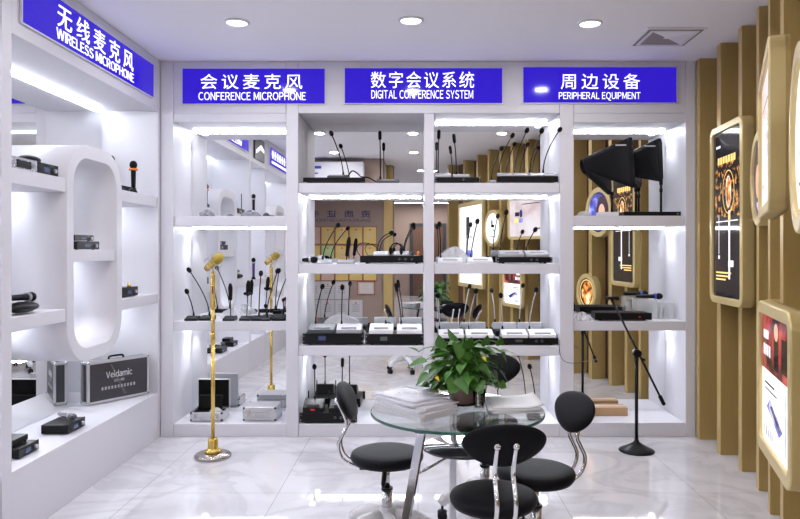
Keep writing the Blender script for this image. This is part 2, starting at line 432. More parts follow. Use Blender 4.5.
# ------------------------------------------------------------------ signs
def sign(label, loc, rz, wd, ht, cn=None, cnbox=None, en=None, enbox=None, spacing=1.2):
    s = thing('sign', label, 'sign', loc, rz)
    MB().box(-wd/2, wd/2, -.012, -.001, -ht/2, ht/2).build('sign_panel', 'blue', s)
    b = MB().frame([(-wd/2-.006, -ht/2-.006), (wd/2+.006, -ht/2-.006), (wd/2+.006, ht/2+.006), (-wd/2-.006, ht/2+.006)],
                   [(-wd/2, -ht/2), (wd/2, -ht/2), (wd/2, ht/2), (-wd/2, ht/2)], (0, -.001, 0), (1, 0, 0), (0, 0, 1), (0, -.0125, 0))
    b.build('sign_frame', 'white', s)
    if cn: text_mesh('characters', cn, cnbox[0], cnbox[1], 'letter', s, (cnbox[2], -.0122, cnbox[3]), .003, spacing, .0)
    if en: latin_mesh('lettering', en, enbox[0], enbox[1], 'letter', s, (enbox[2], -.0122, enbox[3]))
    return s
k = FY/F
def back_sign(label, x0, x1, y0, y1, cn, c, en, e, spacing=1.2):
    X0, X1, Z0, Z1 = PX(x0, FY), PX(x1, FY), PZ(y1, FY), PZ(y0, FY); cx, cz = (X0+X1)/2, (Z0+Z1)/2
    fx = lambda q: ((q[1]-q[0])*k, (q[3]-q[2])*k, PX((q[0]+q[1])/2, FY)-cx, PZ((q[2]+q[3])/2, FY)-cz)
    return sign(label, (cx, FY+.001, cz), 0, X1-X0, Z1-Z0, cn, fx(c), en, fx(e), spacing)
back_sign('backlit blue sign reading conference microphone, above the left back cabinet', 183, 325, 69, 104, '会议麦克风', (201, 302.5, 74.5, 89.5), 'CONFERENCE MICROPHONE', (199, 306, 92.5, 100.5), 1.35)
back_sign('backlit blue sign reading digital conference system, above the central cabinet', 345, 502, 68.5, 103.5, '数字会议系统', (371, 474, 72, 88.5), 'DIGITAL CONFERENCE SYSTEM', (371.5, 473, 90.5, 99))
back_sign('backlit blue sign reading peripheral equipment, above the right cabinet', 523, 676, 67.5, 103, '周边设备', (560.5, 639.5, 74, 89.5), 'PERIPHERAL EQUIPMENT', (558.5, 640, 92.5, 101), 1.35)
sign('long backlit blue sign reading wireless microphone, above the left wall unit', (LX-.001, 4.205, 2.61), PI/2, 1.67, .235,
     '无线麦克风', (.98, .125, -.02, .034), 'WIRELESS MICROPHONE', (1.0, .058, -.02, -.068), 1.5)
s2 = sign('blue sign on the left wall reflected at the right edge of the left mirror', (LX-.001, 1.45, 2.61), PI/2, 1.6, .235)
mk = MB()
for i in range(6):
    x = .62-i*.16
    for q in range(3): mk.box(x-.05+q*.035, x-.03+q*.035, -.0145, -.0122, -.02, .09)
    mk.box(x-.055, x+.055, -.0145, -.0122, .03, .045)
mk.box(-.3, .68, -.0145, -.0122, -.085, -.05)
mk.build('lettering', 'letter', s2)
dp = thing('wall_picture', 'small dark picture between the blue signs, reflected in the left mirror', 'picture', (LX-.001, 2.84, 2.60), PI/2)
MB().box(-.25, .25, -.02, -.001, -.13, .13).build('picture_frame', 'charcoal', dp)
MB().prism([(-.22, .02), (-.05, .06), (.2, -.03), (.2, -.07), (-.02, 0), (-.22, -.02)], (0, -.0205, 0), (1, 0, 0), (0, 0, 1), (0, -.002, 0)).build('print', 'letter', dp)

# ------------------------------------------------------------------ gold fins on the right
ORD = ['first', 'second', 'third', 'fourth', 'fifth', 'sixth', 'seventh', 'eighth', 'ninth', 'tenth', 'eleventh', 'twelfth', 'thirteenth', 'fourteenth', 'fifteenth']
fin0 = None
for i, (x, y) in enumerate(FINS):
    n = fin_dir(i); rz = math.atan2(n.y, n.x)
    lb = ORD[i]+' tall gold wall fin counted from the white peripheral equipment cabinet'
    if fin0 is None:
        fin0 = MB().box(0, FD, -FT/2, FT/2, 0, H-.003).build('wall_fin', 'gold_wall', None, bevel=.002); o = fin0
    else:
        o = fin0.copy(); COL.objects.link(o)
    o.location = (x, y, 0.001); o.rotation_euler = (0, 0, rz); tag(o, lb, 'wall fin', 'gold wall fins')
gp = MB().box(-.57, -.42, PWY+.002, PWY+.10, 0.001, H-.003).build('wall_fin', 'gold_wall', None, bevel=.002)
tag(gp, 'single gold fin at the end of the certificate wall, reflected in the middle mirror', 'wall fin')

# lightboxes
M['dark_ad'] = mat('dark lightbox print', (.01, .01, .012), .08, emit=(.012, .010, .012), es=1)
M['fire'] = noisy_emit('fiery print', (.10, .02, .0), (.9, .28, .03), (1, .85, .5), 16, 1.3)
M['spark'] = noisy_emit('sparks print', (.012, .008, .008), (.015, .01, .01), (.8, .35, .08), 26, 1.1)
M['adwhite'] = mat('white lightbox print', (.8, .8, .8), .1, emit=(.86, .83, .90), es=.95)
M['adpink'] = noisy_emit('pale pink print', (.66, .50, .52), (.85, .74, .78), (.9, .84, .9), 3, .95)
M['adred'] = noisy_emit('red and black print', (.02, .006, .008), (.36, .02, .03), (.75, .16, .12), 7, 1.0)
M['adtan'] = mat('skin tone print', (.5, .3, .2), .2, emit=(.62, .33, .22), es=1)
M['adhair'] = mat('dark hair print', (.03, .015, .02), .2, emit=(.05, .018, .03), es=1)
M['adblue'] = noisy_emit('blue print', (.06, .06, .35), (.14, .16, .75), (.6, .6, 1), 9, 1.0)
M['adgold'] = mat('gold headline print', (.6, .4, .1), .2, emit=(.95, .62, .22), es=1)
M['adnavy'] = mat('navy print', (.02, .02, .1), .2, emit=(.03, .03, .13), es=1)
M['adgreen'] = mat('green print', (.1, .5, .1), .2, emit=(.16, .7, .12), es=1)
def pose(a, b):
    a, b = Vector(a), Vector(b); d = b-a
    return ((a+b)/2, math.atan2(d.y, d.x), d.length)
def lightbox(label, far, near, zc, ht, thick, r, fr, mats, art, oval=False):
    c, rz, wd = pose(far, near)
    t = thing('lightbox', label, 'lightbox', (c.x, c.y, zc), rz, 'gold framed lightboxes on the fin wall')
    if oval: o_, i_ = ellipse(wd/2, ht/2), ellipse(wd/2-fr, ht/2-fr)
    else: o_, i_ = rrect(wd, ht, r), rrect(wd-2*fr, ht-2*fr, max(r-fr, .012))
    MB().frame(o_, i_, (0, 0, 0), (1, 0, 0), (0, 0, 1), (0, thick, 0), sm=oval).build('frame', 'gold_frame', t, bevel=.006)
    MB().prism(o_, (0, thick-.012, 0), (1, 0, 0), (0, 0, 1), (0, .014, 0)).build('back_board', 'gold_wall', t)
    b = MB().prism(i_, (0, .014, 0), (1, 0, 0), (0, 0, 1), (0, .012, 0))
    art(b, wd-2*fr, ht-2*fr)
    b.build('print', mats, t)
    return t
def R_(b, x0, x1, z0, z1, mi, d=.0132): b.quad([(x0, d, z0), (x1, d, z0), (x1, d, z1), (x0, d, z1)], mi)
def E_(b, cx, cz, a, c, mi, d=.0130, n=28): b.quad([(cx+a*math.cos(2*PI*i/n), d, cz+c*math.sin(2*PI*i/n)) for i in range(n)], mi)
def ring(b, cx, cz, a, c, w_, mi, d=.0125, n=32):
    for i in range(n):
        t0, t1 = 2*PI*i/n, 2*PI*(i+1)/n
        b.quad([(cx+(a-q)*math.cos(t), d, cz+(c-q)*math.sin(t)) for t, q in ((t0, 0), (t1, 0), (t1, w_), (t0, w_))], mi)
def artA(b, w_, h_):
    R_(b, -w_/2+.03, w_/2-.03, -.02, .36, 1)
    for i in range(7): R_(b, -.17+i*.048, -.135+i*.048, .33, .375, 2, .0128)
    R_(b, -.2, -.12, .44, .455, 3, .0126)
    E_(b, .03, .14, .05, .11, 4, .0129); ring(b, .03, .14, .105, .14, .006, 2, .0124); ring(b, .03, .14, .045, .10, .005, 3, .0123)
    R_(b, .035, .06, -.42, .02, 3, .0122); R_(b, .03, .065, -.05, .0, 2, .012)
    R_(b, -.15, -.143, -.26, .0, 3, .0122); E_(b, -.146, -.28, .014, .014, 3, .012)
    for i in range(3): R_(b, -.2, -.02+i*.05, -.43+i*.022, -.42+i*.022, 2, .0122)
    R_(b, .03, .12, -.34, -.3, 3, .0121); R_(b, -.2, .2, -.05, -.044, 3, .0122)
lightbox('tall black lightbox with a glowing microphone ad on the gold fins', (2.0, 4.79), (1.945, 4.19), 1.625, 1.17, .075, .07, .045,
         ['dark_ad', 'spark', 'adgold', 'adwhite', 'fire'], artA)
def artB(b, w_, h_):
    E_(b, .03, .0, w_/2-.02, h_/2-.02, 1, .0134); E_(b, -.07, .02, .11, .15, 2, .0130); E_(b, -.055, -.01, .062, .095, 3, .0127)
    E_(b, .1, -.10, .06, .05, 4, .0128); E_(b, -.035, -.055, .018, .007, 4, .0124)
lightbox('round lightbox with a portrait ad in blue and purple beside the tall black one', (1.965, 4.135), (1.815, 3.655), 1.79, .525, .08, .2, .05,
         ['adnavy', 'adblue', 'adhair', 'adtan', 'adred'], artB, True)
def artF(b, w_, h_):
    E_(b, -.01, .0, w_/2-.045, h_/2-.035, 1); ring(b, 0, 0, w_/2-.012, h_/2-.012, .012, 2)
lightbox('round lightbox with a fiery print low on the fin wall', (1.88, 3.84), (1.765, 3.44), .925, .42, .08, .2, .05, ['dark_ad', 'fire', 'adgold'], artF, True)
def artC(b, w_, h_):
    E_(b, .12, .03, .035, .05, 1); R_(b, .16, .26, .0, .05, 2); R_(b, .08, .17, -.08, -.03, 3); R_(b, .18, .28, -.08, -.03, 4)
    R_(b, -.3, -.22, -.17, -.155, 2); R_(b, -.3, .1, .14, .15, 2)
lightbox('upper square lightbox with a pale pink print at the right edge', (1.49, 3.06), (1.145, 2.28), 1.815, .585, .062, .07, .04,
         ['adpink', 'adnavy', 'dark_ad', 'adblue', 'adgold'], artC)
def artE(b, w_, h_):
    R_(b, -w_/2, w_/2, .03, h_/2, 1, .0134); R_(b, -.22, -.13, .14, .17, 2, .0128)
    for i in range(4): R_(b, -.22+i*.035, -.2+i*.035, .08, .12, 2, .0128)
    R_(b, -.03, .05, .05, .2, 3, .0130); R_(b, .1, .2, .06, .17, 3, .0130); E_(b, .01, .18, .035, .03, 4, .0127)
    b.quad([(-.16, .0128, -.10), (.06, .0128, -.16), (.12, .0128, -.13), (-.1, .0128, -.06)], 5)
    b.quad([(-.1, .0126, -.09), (.06, .0126, -.145), (.09, .0126, -.135), (-.06, .0126, -.08)], 3)
    for i in range(5): R_(b, -.21+i*.035, -.195+i*.035, -.205, -.17, 3)
    for i in range(2): R_(b, .16+i*.06, .175+i*.06, -.2, -.0, 5)
    R_(b, -.2, -.02, -.02, -.012, 3); R_(b, -.2, .02, -.04, -.034, 3); R_(b, .2, .27, -.225, -.215, 5)
lightbox('lower lightbox with a red topped white product ad at the right edge', (1.275, 2.63), (1.098, 2.06), .935, .545, .05, .07, .045,
         ['adwhite', 'adred', 'adwhite', 'dark_ad', 'adtan', 'adblue'], artE)
def artD(b, w_, h_):
    E_(b, .0, .03, .05, .02, 1); E_(b, -.03, -.03, .035, .015, 2); R_(b, -.08, .08, -.12, -.11, 1); E_(b, .02, .08, .02, .04, 1)
lightbox('oval lightbox with a white print cut by the right photo edge', (1.088, 2.05), (.90, 1.62), 1.685, .50, .08, .2, .045, ['adwhite', 'dark_ad', 'adgreen'], artD, True)
def artG(b, w_, h_):
    R_(b, .05, .2, .1, .42, 1); R_(b, -.12, .2, -.22, -.08, 2); R_(b, -.05, 0, .1, .13, 1); R_(b, .1, .2, -.08, .15, 3); R_(b, -.15, .15, -.4, -.3, 3)
lightbox('tall white lightbox with a blue patch, reflected in the middle mirror', (.915, 1.38), (.625, .26), 1.47, 1.28, .05, .06, .06,
         ['adwhite', 'dark_ad', 'adblue', 'greytext'], artG)

# ------------------------------------------------------------------ ceiling fittings
lights = [(-1.118, 4.31, 'recessed downlight above the conference microphone sign'), (-.043, 4.27, 'recessed downlight above the digital conference system sign'),
          (1.067, 4.33, 'recessed downlight above the peripheral equipment sign'),
          (-1.18, 2.90, 'downlight in the middle ceiling row on the left, reflected in the top shelf mirror'), (-.06, 2.90, 'downlight in the middle ceiling row over the table, reflected in the top shelf mirror'),
          (1.0, 2.90, 'downlight in the middle ceiling row on the right, reflected in the top shelf mirror'), (-1.2, 1.28, 'downlight nearest the air conditioner, reflected in the top shelf mirror'),
          (-.06, 1.28, 'downlight above the photographer, reflected in the top shelf mirror'), (0.05, -1.0, 'downlight in the hall behind the opening, reflected in the top shelf mirror')]
dl0 = None
for x, y, lb in lights:
    if dl0 is None:
        dl0 = thing('downlight', lb, 'ceiling light', (x, y, H), 0, 'recessed ceiling downlights'); o = dl0
        MB().lathe([(.062, -.0005), (.078, -.0005), (.078, -.006), (.064, -.012), (.062, -.004)], 32, cap=False).build('trim_ring', 'whitep', dl0)
        MB().lathe([(.0, -.003), (.061, -.003), (.061, -.0008), (0, -.0008)], 28).build('lens', 'lampglass', dl0)
    else:
        o = dup(dl0, (x, y, H), 0, lb)
    area('downlight_lamp', (x, y, H-.02), .11, DOWN_W*(.62 if 2 < y < 4 else 1.0), (1, .985, .985))
for x, y, L_, wt, lb in ((.22, -.85, .13, 4, 'small white ceiling light just behind the opening, seen in the top shelf mirror'), (.2, -5.2, .7, HALL_W, 'nearer long white hall light far behind the opening, seen in the mirror'),
                       (.2, -9.0, .9, HALL_W, 'farther long white hall light far behind the opening, seen in the mirror')):
    t = thing('ceiling_light', lb, 'ceiling light', (x, y, H))
    MB().box(-L_, L_, -.05, .05, -.035, -.0008).build('housing', 'whitep', t)
    MB().box(-L_+.02, L_-.02, -.04, .04, -.04, -.0355).build('diffuser', 'lampglass', t)
    area('hall_lamp', (x, y, H-.045), 2*L_-.05, wt, (1, .96, .95), .08)
vt = thing('ceiling_vent', 'square white air vent in the ceiling near the gold fins', 'air vent', (1.64, 4.60, H))
vw = .19
MB().box(-vw, vw, -vw, vw, -.010, -.0008).build('vent_frame', 'ceiling', vt, bevel=.003)
for i, m_ in enumerate(('ceiling', 'whitep', 'vent', 'vent')):     # near, right, far, left louvre; far and left carry painted shade
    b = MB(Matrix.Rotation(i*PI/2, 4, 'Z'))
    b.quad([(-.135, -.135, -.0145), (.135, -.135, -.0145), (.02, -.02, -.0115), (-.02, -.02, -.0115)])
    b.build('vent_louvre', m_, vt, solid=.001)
MB().frame(rrect(.35, .35, .004, 1), rrect(.315, .315, .004, 1), (0, 0, -.0125), (1, 0, 0), (0, 1, 0), (0, 0, .002)).build('vent_slot', 'vent', vt)
MB().frame(rrect(.31, .31, .004, 1), rrect(.275, .275, .004, 1), (0, 0, -.016), (1, 0, 0), (0, 1, 0), (0, 0, .005)).build('vent_rim', 'whitep', vt)

# ------------------------------------------------------------------ things on the partition behind the camera (seen in the mirrors)
ac = thing('air_conditioner', 'white wall air conditioner reflected in the top left middle mirror', 'air conditioner', (-1.22, BKY, 2.56))
MB().box(-.40, .40, .002, .20, -.15, .17).build('housing', 'whitep', ac, bevel=.02)
MB().box(-.38, .38, .198, .203, -.13, -.10).build('louvre', 'grey', ac)
MB().box(-.34, -.24, .2005, .202, .06, .10).box(-.34, -.29, .2005, .202, -.02, .0).build('sticker', 'bluep', ac)
hb = thing('wall_lettering', 'blue certificate heading on the taupe wall, mirrored behind the microphones', 'sign', (-1.30, PWY, 1.945), PI)
text_mesh('characters', '资质证书', 1.02, .12, 'ink', hb, (0, -.001, .05), .004, 2.3, .01)
latin_mesh('lettering', 'QUALIFICATION CERTIFICATE', 1.02, .06, 'ink', hb, (0, -.001, -.06))
cert0 = None
rows = ['top', 'second', 'third', 'fourth', 'lowest']
for r in range(5):
    for c in range(5):
        x, z = -.805-.235*c, 1.635-.306*r
        if r >= 3 and c < 1 or (r, c) == (3, 1): continue
        m = 'certw' if r > 2 else ('certg' if (r, c) in ((1, 3),) else ('certp' if (r+c*2) % 5 == 3 else 'certy'))
        o = thing('certificate', '%s framed certificate, %s from the gold fin in the %s row, seen in the mirror' % ({'certw': 'white', 'certg': 'green', 'certp': 'pink', 'certy': 'gold'}[m], ORD[c], rows[r]),
                  'certificate', (x, PWY+.001, z), PI, 'certificates on the taupe wall')
        MB().frame([(-.114, -.147), (.114, -.147), (.114, .147), (-.114, .147)], [(-.106, -.139), (.106, -.139), (.106, .139), (-.106, .139)],
                   (0, -.012, 0), (1, 0, 0), (0, 0, 1), (0, .012, 0)).build('frame', 'maroon' if r < 3 else 'greytext', o)
        b = MB().box(-.106, .106, -.006, -.001, -.139, .139)
        for q in range(4): R_(b, -.06, .06, .06-.035*q, .066-.035*q, 1, -.0065)
        E_(b, 0, .095, .015, .012, 2, -.0065)
        b.build('sheet', [m, 'greytext' if r < 3 else 'grey', 'redlcd'], o)
fc = thing('certificate', 'large framed certificate with a red scroll border, reflected over the receivers', 'certificate', (-.87, PWY+.001, .755), PI)
MB().frame([(-.15, -.115), (.15, -.115), (.15, .115), (-.15, .115)], [(-.14, -.105), (.14, -.105), (.14, .105), (-.14, .105)], (0, -.014, 0), (1, 0, 0), (0, 0, 1), (0, .014, 0)).build('frame', 'maroon', fc)
b = MB().box(-.14, .14, -.006, -.001, -.105, .105); R_(b, -.11, .11, -.08, .08, 1, -.0065); R_(b, -.05, .05, .03, .045, 2, -.007); R_(b, -.07, .07, -.02, -.012, 2, -.007)
b.build('sheet', ['certp', 'certw', 'certy'], fc)

# ------------------------------------------------------------------ microphones and rack gear
def axis_rot(d):
    return d.normalized().to_track_quat('Z', 'Y').to_matrix()
def gooseneck(label, x, y, z, tip, base=(.10, .11, .035), bm='black', neck='black', nx=0.0, bow=.45, head='ball', r=.0042, group=None, hr=.0185, ring_=True, keys=True):
    """desk microphone: base at (x, y, z), its head at the world point tip"""
    z += .001
    t = thing('desk_microphone', label, 'microphone', (x, y, z), 0, group)
    w_, d_, h_ = base
    if w_:
        MB().prism([(-d_/2, 0), (d_/2, 0), (d_/2, h_), (d_/2-.03, h_), (-d_/2, h_*.45)], (-w_/2, 0, 0), (0, 1, 0), (0, 0, 1), (w_, 0, 0)).build('base', bm, t, bevel=.004)
        if keys:
            MB().box(-w_*.3, w_*.3, -d_/2+.02, -d_/2+.045, h_*.5, h_*.72).build('keys', 'grey' if bm == 'black' else 'silver', t)
    p0 = Vector((nx, d_/2-.022 if w_ else 0, h_-.003)); p2 = Vector(tip)-Vector((x, y, z))
    L = (p2-p0).length
    p1 = p0+Vector((0, 0, 1))*L*bow
    path = bez(p0, p1, p2)
    d = (path[-1]-path[-2]).normalized()
    MB().tube(path, r, 8).build('gooseneck', neck, t)
    MB().cyl(p0, p0+Vector((0, 0, .03)), r*2.1, r*1.3, 10).build('neck_socket', 'black', t)
    if head == 'ball': MB().ell(p2+d*hr*.7, (hr*.92, hr*.92, hr*1.25), axis_rot(d)).build('microphone_head', 'foam', t)
    else: MB().tube([p2-d*.01, p2, p2+d*.05, p2+d*.062], [r*1.4, .0125, .0135, .007], 12).build('microphone_head', 'foam', t)
    if ring_: MB().cyl(p2-d*.010, p2-d*.003, .0062, n=12).build('light_ring', 'red', t)
    return t
def wand(label, x, y, z, top, length=.14, base=(.09, .10, .03), bm='black', clip=False):
    z += .001
    t = thing('desk_microphone', label, 'microphone', (x, y, z))
    w_, d_, h_ = base
    MB().prism([(-d_/2, 0), (d_/2, 0), (d_/2, h_), (d_/2-.03, h_), (-d_/2, h_*.45)], (-w_/2, 0, 0), (0, 1, 0), (0, 0, 1), (w_, 0, 0)).build('base', bm, t, bevel=.004)
    p0 = Vector((0, .02, h_-.008)); p2 = Vector(top)-Vector((x, y, z)); d = (p2-p0).normalized(); p1 = p2-d*length
    MB().tube([p0, p1], .004, 8).build('stem', 'black', t)
    MB().tube([p1, p1+d*.008, p2-d*.03, p2], [.006, .0135, .017, .009], 14).build('microphone_body', 'foam', t)
    if clip: MB().ell(p1+d*.02+Vector((-.018, -.01, 0)), (.014, .014, .012)).ell(p1+d*.02+Vector((.018, -.01, 0)), (.014, .014, .012)).build('clip', 'black', t)
    return t
def rack(label, x0, x1, y, z, h, depth=.26, disp='lcd', knobs=2, ears=True, m='blackm', group=None, feet=True):
    z += .001
    for lo, hi in ((-.888, .040), (.124, 1.052), (1.165, 1.99)):     # keep clear of the cabinet posts
        if y > FY and lo-.05 < (x0+x1)/2 < hi+.05: x0, x1 = max(x0, lo), min(x1, hi)
    w_ = x1-x0
    t = thing('rack_unit', label, 'amplifier', ((x0+x1)/2, y, z), 0, group)
    f_ = .008 if feet else 0.0
    if feet:
        b = MB()
        for sx in (-1, 1):
            for yy in (.04, depth-.04): b.cyl((sx*(w_/2-.05), yy, 0), (sx*(w_/2-.05), yy, f_+.002), .012, n=10)
        b.build('feet', 'black', t)
    MB().box(-w_/2+.018, w_/2-.018, .006, depth, f_, h).build('body', m, t, bevel=.002)
    MB().box(-w_/2, w_/2, 0, .006, f_, h).build('front_panel', 'blackm', t, bevel=.0015)
    if disp: MB().box(-w_*.24, -w_*.12, -.002, 0, f_+(h-f_)*.35, f_+(h-f_)*.75).build('display', disp, t)
    for i in range(knobs):
        xk = w_*(.12+.1*i)
        MB().cyl((xk, 0, f_+(h-f_)*.5), (xk, -.012, f_+(h-f_)*.5), min(.010, h*.22), n=14).build('knob', 'grey', t)
    if ears:
        b = MB()
        for sx in (-1, 1):
            for q in (.25, .75): b.cyl((sx*(w_/2-.009), -.001, f_+(h-f_)*q), (sx*(w_/2-.009), .001, f_+(h-f_)*q), .004, n=8)
        b.build('screws', 'silver', t)
    return t
def wrap(label, x, y, z, sx, sy, sz, seed, m='bag', name='plastic_bag', cat='plastic wrap'):
    rnd = random.Random(seed); o = MB(); n, mm = 22, 9; rs = []
    ph = [rnd.uniform(0, 6.28) for _ in range(6)]
    for i in range(mm+1):
        a = PI/2*i/mm; ring_ = []
        for j in range(n):
            t = 2*PI*j/n
            q = 1+.16*math.sin(3*t+ph[0])+.10*math.sin(7*t+ph[1]+i)+rnd.uniform(-.07, .07)
            zz = max(0.001, math.sin(a)*(1+.2*math.sin(4*t+ph[2])))
            ring_.append(o.v((sx*math.cos(a)*math.cos(t)*q, sy*math.cos(a)*math.sin(t)*q, sz*zz)))
        rs.append(ring_)
    o.rings(rs, 0, False)
    ob = o.build(name, m); ob.location = (x, y, z+.0006); return tag(ob, label, cat)
def handheld(label, loc, d, length=.22, ring_='silver', body='blackm', stand=None, r=.017):
    """hand microphone whose tail is at loc, pointing along d"""
    d = Vector(d).normalized(); t = thing('handheld_microphone', label, 'microphone', loc)
    MB().tube([Vector((0, 0, 0)), d*.01, d*(length-.055), d*(length-.05)], [r*.7, r*.85, r, r*1.2], 14).build('handle', body, t)
    MB().ell(d*(length-.022), (r*1.5, r*1.5, r*1.75), axis_rot(d)).build('grille', 'foam' if body != 'steel' else 'grey', t)
    MB().cyl(d*(length-.060), d*(length-.046), r*(1.75 if ring_ == 'orange' else 1.4), n=16).build('ring', ring_, t)
    return t

Z1, Z2, Z3, Z4 = 1.893, 1.288, .677, .095       # tops of the middle shelves
FR = 5.235
# top shelf, left half
rack('flat black receiver on the top shelf, left of the centre divider', PX(303, FR), PX(365, FR), FR, Z1, .042, .25, None, 0, False)
gooseneck('gooseneck microphone on the flat black receiver at the left end of the top shelf', PX(338, 5.33), 5.33, Z1+.042, P(332, 135, 5.30), (.15, .13, .034), 'grey', nx=.035, bow=.35)
cb = MB().tube(smooth([P(348, 176.5, 5.30), P(352, 171, 5.30), P(357, 173, 5.30), P(361, 176.6, 5.30), P(368, 177.6, 5.30), P(376, 181.8, 5.28)]), .005, 8).build('cable', 'black')
tag(cb, 'short black cable hanging off the flat receiver on the top shelf', 'cable')
gooseneck('upright gooseneck microphone on a grey base in the middle of the top shelf', PX(388, 5.30), 5.30, Z1, P(380, 139, 5.33), (.175, .13, .04), 'grey', nx=-.06, bow=.5, head='wand')
# top shelf, right half
rack('wide black rack unit under two upright microphones on the top shelf', PX(427, FR), PX(481, FR), FR, Z1, .044, .25, None, 1, True)
gooseneck('left of two upright microphones on the rack right of the divider, top shelf', PX(443, 5.30), 5.30, Z1+.044, P(438.7, 138, 5.32), (.12, .12, .042), 'silver', nx=-.036, bow=.5, head='wand', group=None)
gooseneck('right of two upright microphones on the rack right of the divider, top shelf', PX(461, 5.30), 5.30, Z1+.044, P(454.5, 142, 5.32), (.12, .12, .034), 'silver', nx=-.033, bow=.5, head='wand')
rack('black rack strip under four leaning microphones on the top shelf', PX(497, FR), PX(560, FR), FR, Z1, .052, .25, None, 0, False)
for i, (b0, b1, hx, hy) in enumerate(((496.5, 512, 511.5, 137), (512.2, 527.5, 526.2, 132), (527.7, 543, 541, 132.5), (541.5, 556, 559, 131))):
    gooseneck(ORD[i]+' of the four leaning microphones on the top shelf, counted from the left', PX((b0+b1)/2, 5.30), 5.30, Z1+.052, P(hx, hy, 5.28 if i < 3 else 5.165), (.098, .13, .036), 'silver', nx=-.035, bow=.42,
              group='four leaning microphones on the top shelf')
# second shelf, left half
gooseneck('leaning gooseneck microphone at the left end of the second middle shelf', PX(324, 5.33), 5.33, Z2, P(337, 226.5, 5.26), (.12, .13, .03), 'silver', nx=-.015, bow=.35)
wand('thick black wand microphone on a grey base, second middle shelf', PX(346, 5.30), 5.30, Z2, P(349.3, 237, 5.32), .15, (.13, .12, .03), 'silver')
wrap('crumpled black and clear bag at the left end of the second middle shelf', PX(309.5, 5.34), 5.34, Z2, .05, .045, .05, 3)
hh = handheld('black microphone lying in the bag on the second middle shelf', (-.872, 5.255, Z2+.029), (.98, .05, .02), .11)
rack('black console with headphones on the second middle shelf', PX(360, FR), PX(423.5, FR), FR, Z2, .06, .27, None, 3, False)
gooseneck('leaning gooseneck microphone on the left of the console with headphones', PX(381, 5.41), 5.41, Z2+.06, P(390.5, 233, 5.30), (.115, .13, .032), 'whitep', nx=-.03, bow=.5)
gooseneck('leaning gooseneck microphone on the right of the console with headphones', PX(401, 5.41), 5.41, Z2+.06, P(412.5, 226, 5.30), (.115, .13, .032), 'whitep', nx=.02, bow=.35)
hp = thing('headphones', 'black headphones resting on the console, second middle shelf', 'headphones', (PX(396, 5.275), 5.275, Z2+.0665))
MB().tube([Vector((.042*math.cos(a), 0, .042+.048*math.sin(a))) for a in [PI*i/12 for i in range(13)]], .0055, 8).build('headband', 'black', hp)
for sx in (-1, 1): MB().ell((sx*.040, 0, .032), (.014, .028, .032)).build('ear_cup', 'foam', hp)
cb = MB().tube(smooth([P(360, 255.5, 5.22), P(357, 250, 5.215), P(359, 244, 5.215), P(366, 243, 5.22), P(373, 245, 5.26), P(378, 249, 5.29)]), .003, 8).build('cable', 'black')
tag(cb, 'looped black cable at the left end of the console with headphones', 'cable')
for i, (px, c) in enumerate(((412, 'grey'), (418, 'orange'))):
    b = MB().ell((0, 0, .016), (.013, .013, .017)).cyl((0, 0, 0), (0, 0, .012), .009, n=10).build('earpiece', c)
    b.location = (PX(px, 5.28), 5.28, Z2+.062); tag(b, ('dark' if i == 0 else 'orange')+' earpiece on the right end of the console with headphones', 'earpiece')
# second shelf, right half
gooseneck('slim microphone on the first white unit right of the divider, second shelf', PX(450, 5.30), 5.30, Z2, P(439.5, 226, 5.33), (.185, .13, .045), 'whitep', nx=-.07, bow=.5)
gooseneck('leaning microphone on the second white unit right of the divider, second shelf', PX(480, 5.30), 5.30, Z2, P(477, 223, 5.28), (.185, .13, .048), 'whitep', nx=-.065, bow=.25)
wrap('clear plastic bag slumped behind the two white units on the second shelf', PX(455, 5.47), 5.47, Z2, .12, .06, .11, 5)
rack('black rack unit under two silver microphones, right end of the second shelf', PX(497, FR), PX(552.5, FR), FR, Z2, .05, .27, None, 2, True)
gooseneck('tall microphone on the left silver base, right end of the second shelf', PX(511, 5.31), 5.31, Z2+.05, P(506, 214, 5.33), (.18, .14, .05), 'silver', nx=-.075, bow=.4)
gooseneck('short bent microphone on the right silver base, right end of the second shelf', PX(536.5, 5.31), 5.31, Z2+.05, P(534.5, 231, 5.30), (.175, .14, .05), 'silver', nx=-.07, bow=.3)
# third shelf, left half
rack('black rack unit with a blue display, left end of the third shelf', PX(302.5, FR), PX(363.5, FR), FR, Z3, .088, .28, 'lcd', 0)
gooseneck('leaning microphone on the left base, left rack of the third shelf', PX(322.5, 5.31), 5.31, Z3+.088, P(322, 288, 5.28), (.20, .14, .06), 'grey', nx=-.06, bow=.35)
gooseneck('upright microphone on the right base, left rack of the third shelf', PX(349.5, 5.31), 5.31, Z3+.088, P(342.3, 289, 5.32), (.19, .14, .06), 'silver', nx=-.065, bow=.4)
wrap('white plastic bag behind the left rack of the third shelf', PX(340, 5.52), 5.56, Z3, .18, .03, .165, 9, 'whitep')
rack('black rack unit with a grey display, beside the divider on the third shelf', PX(365.2, FR), PX(425, FR), FR, Z3, .083, .28, 'lcdg', 0)
gooseneck('white delegate unit without a raised microphone on the third shelf rack', PX(381.5, 5.31), 5.31, Z3+.083, P(392, 324, 5.37), (.18, .14, .066), 'whitep', nx=.03, bow=.5, ring_=False, hr=.006)
gooseneck('white delegate unit with a tall dark microphone beside the divider, third shelf', PX(409.5, 5.31), 5.31, Z3+.083, P(397, 291, 5.33), (.19, .14, .064), 'whitep', nx=-.065, bow=.4, head='wand')
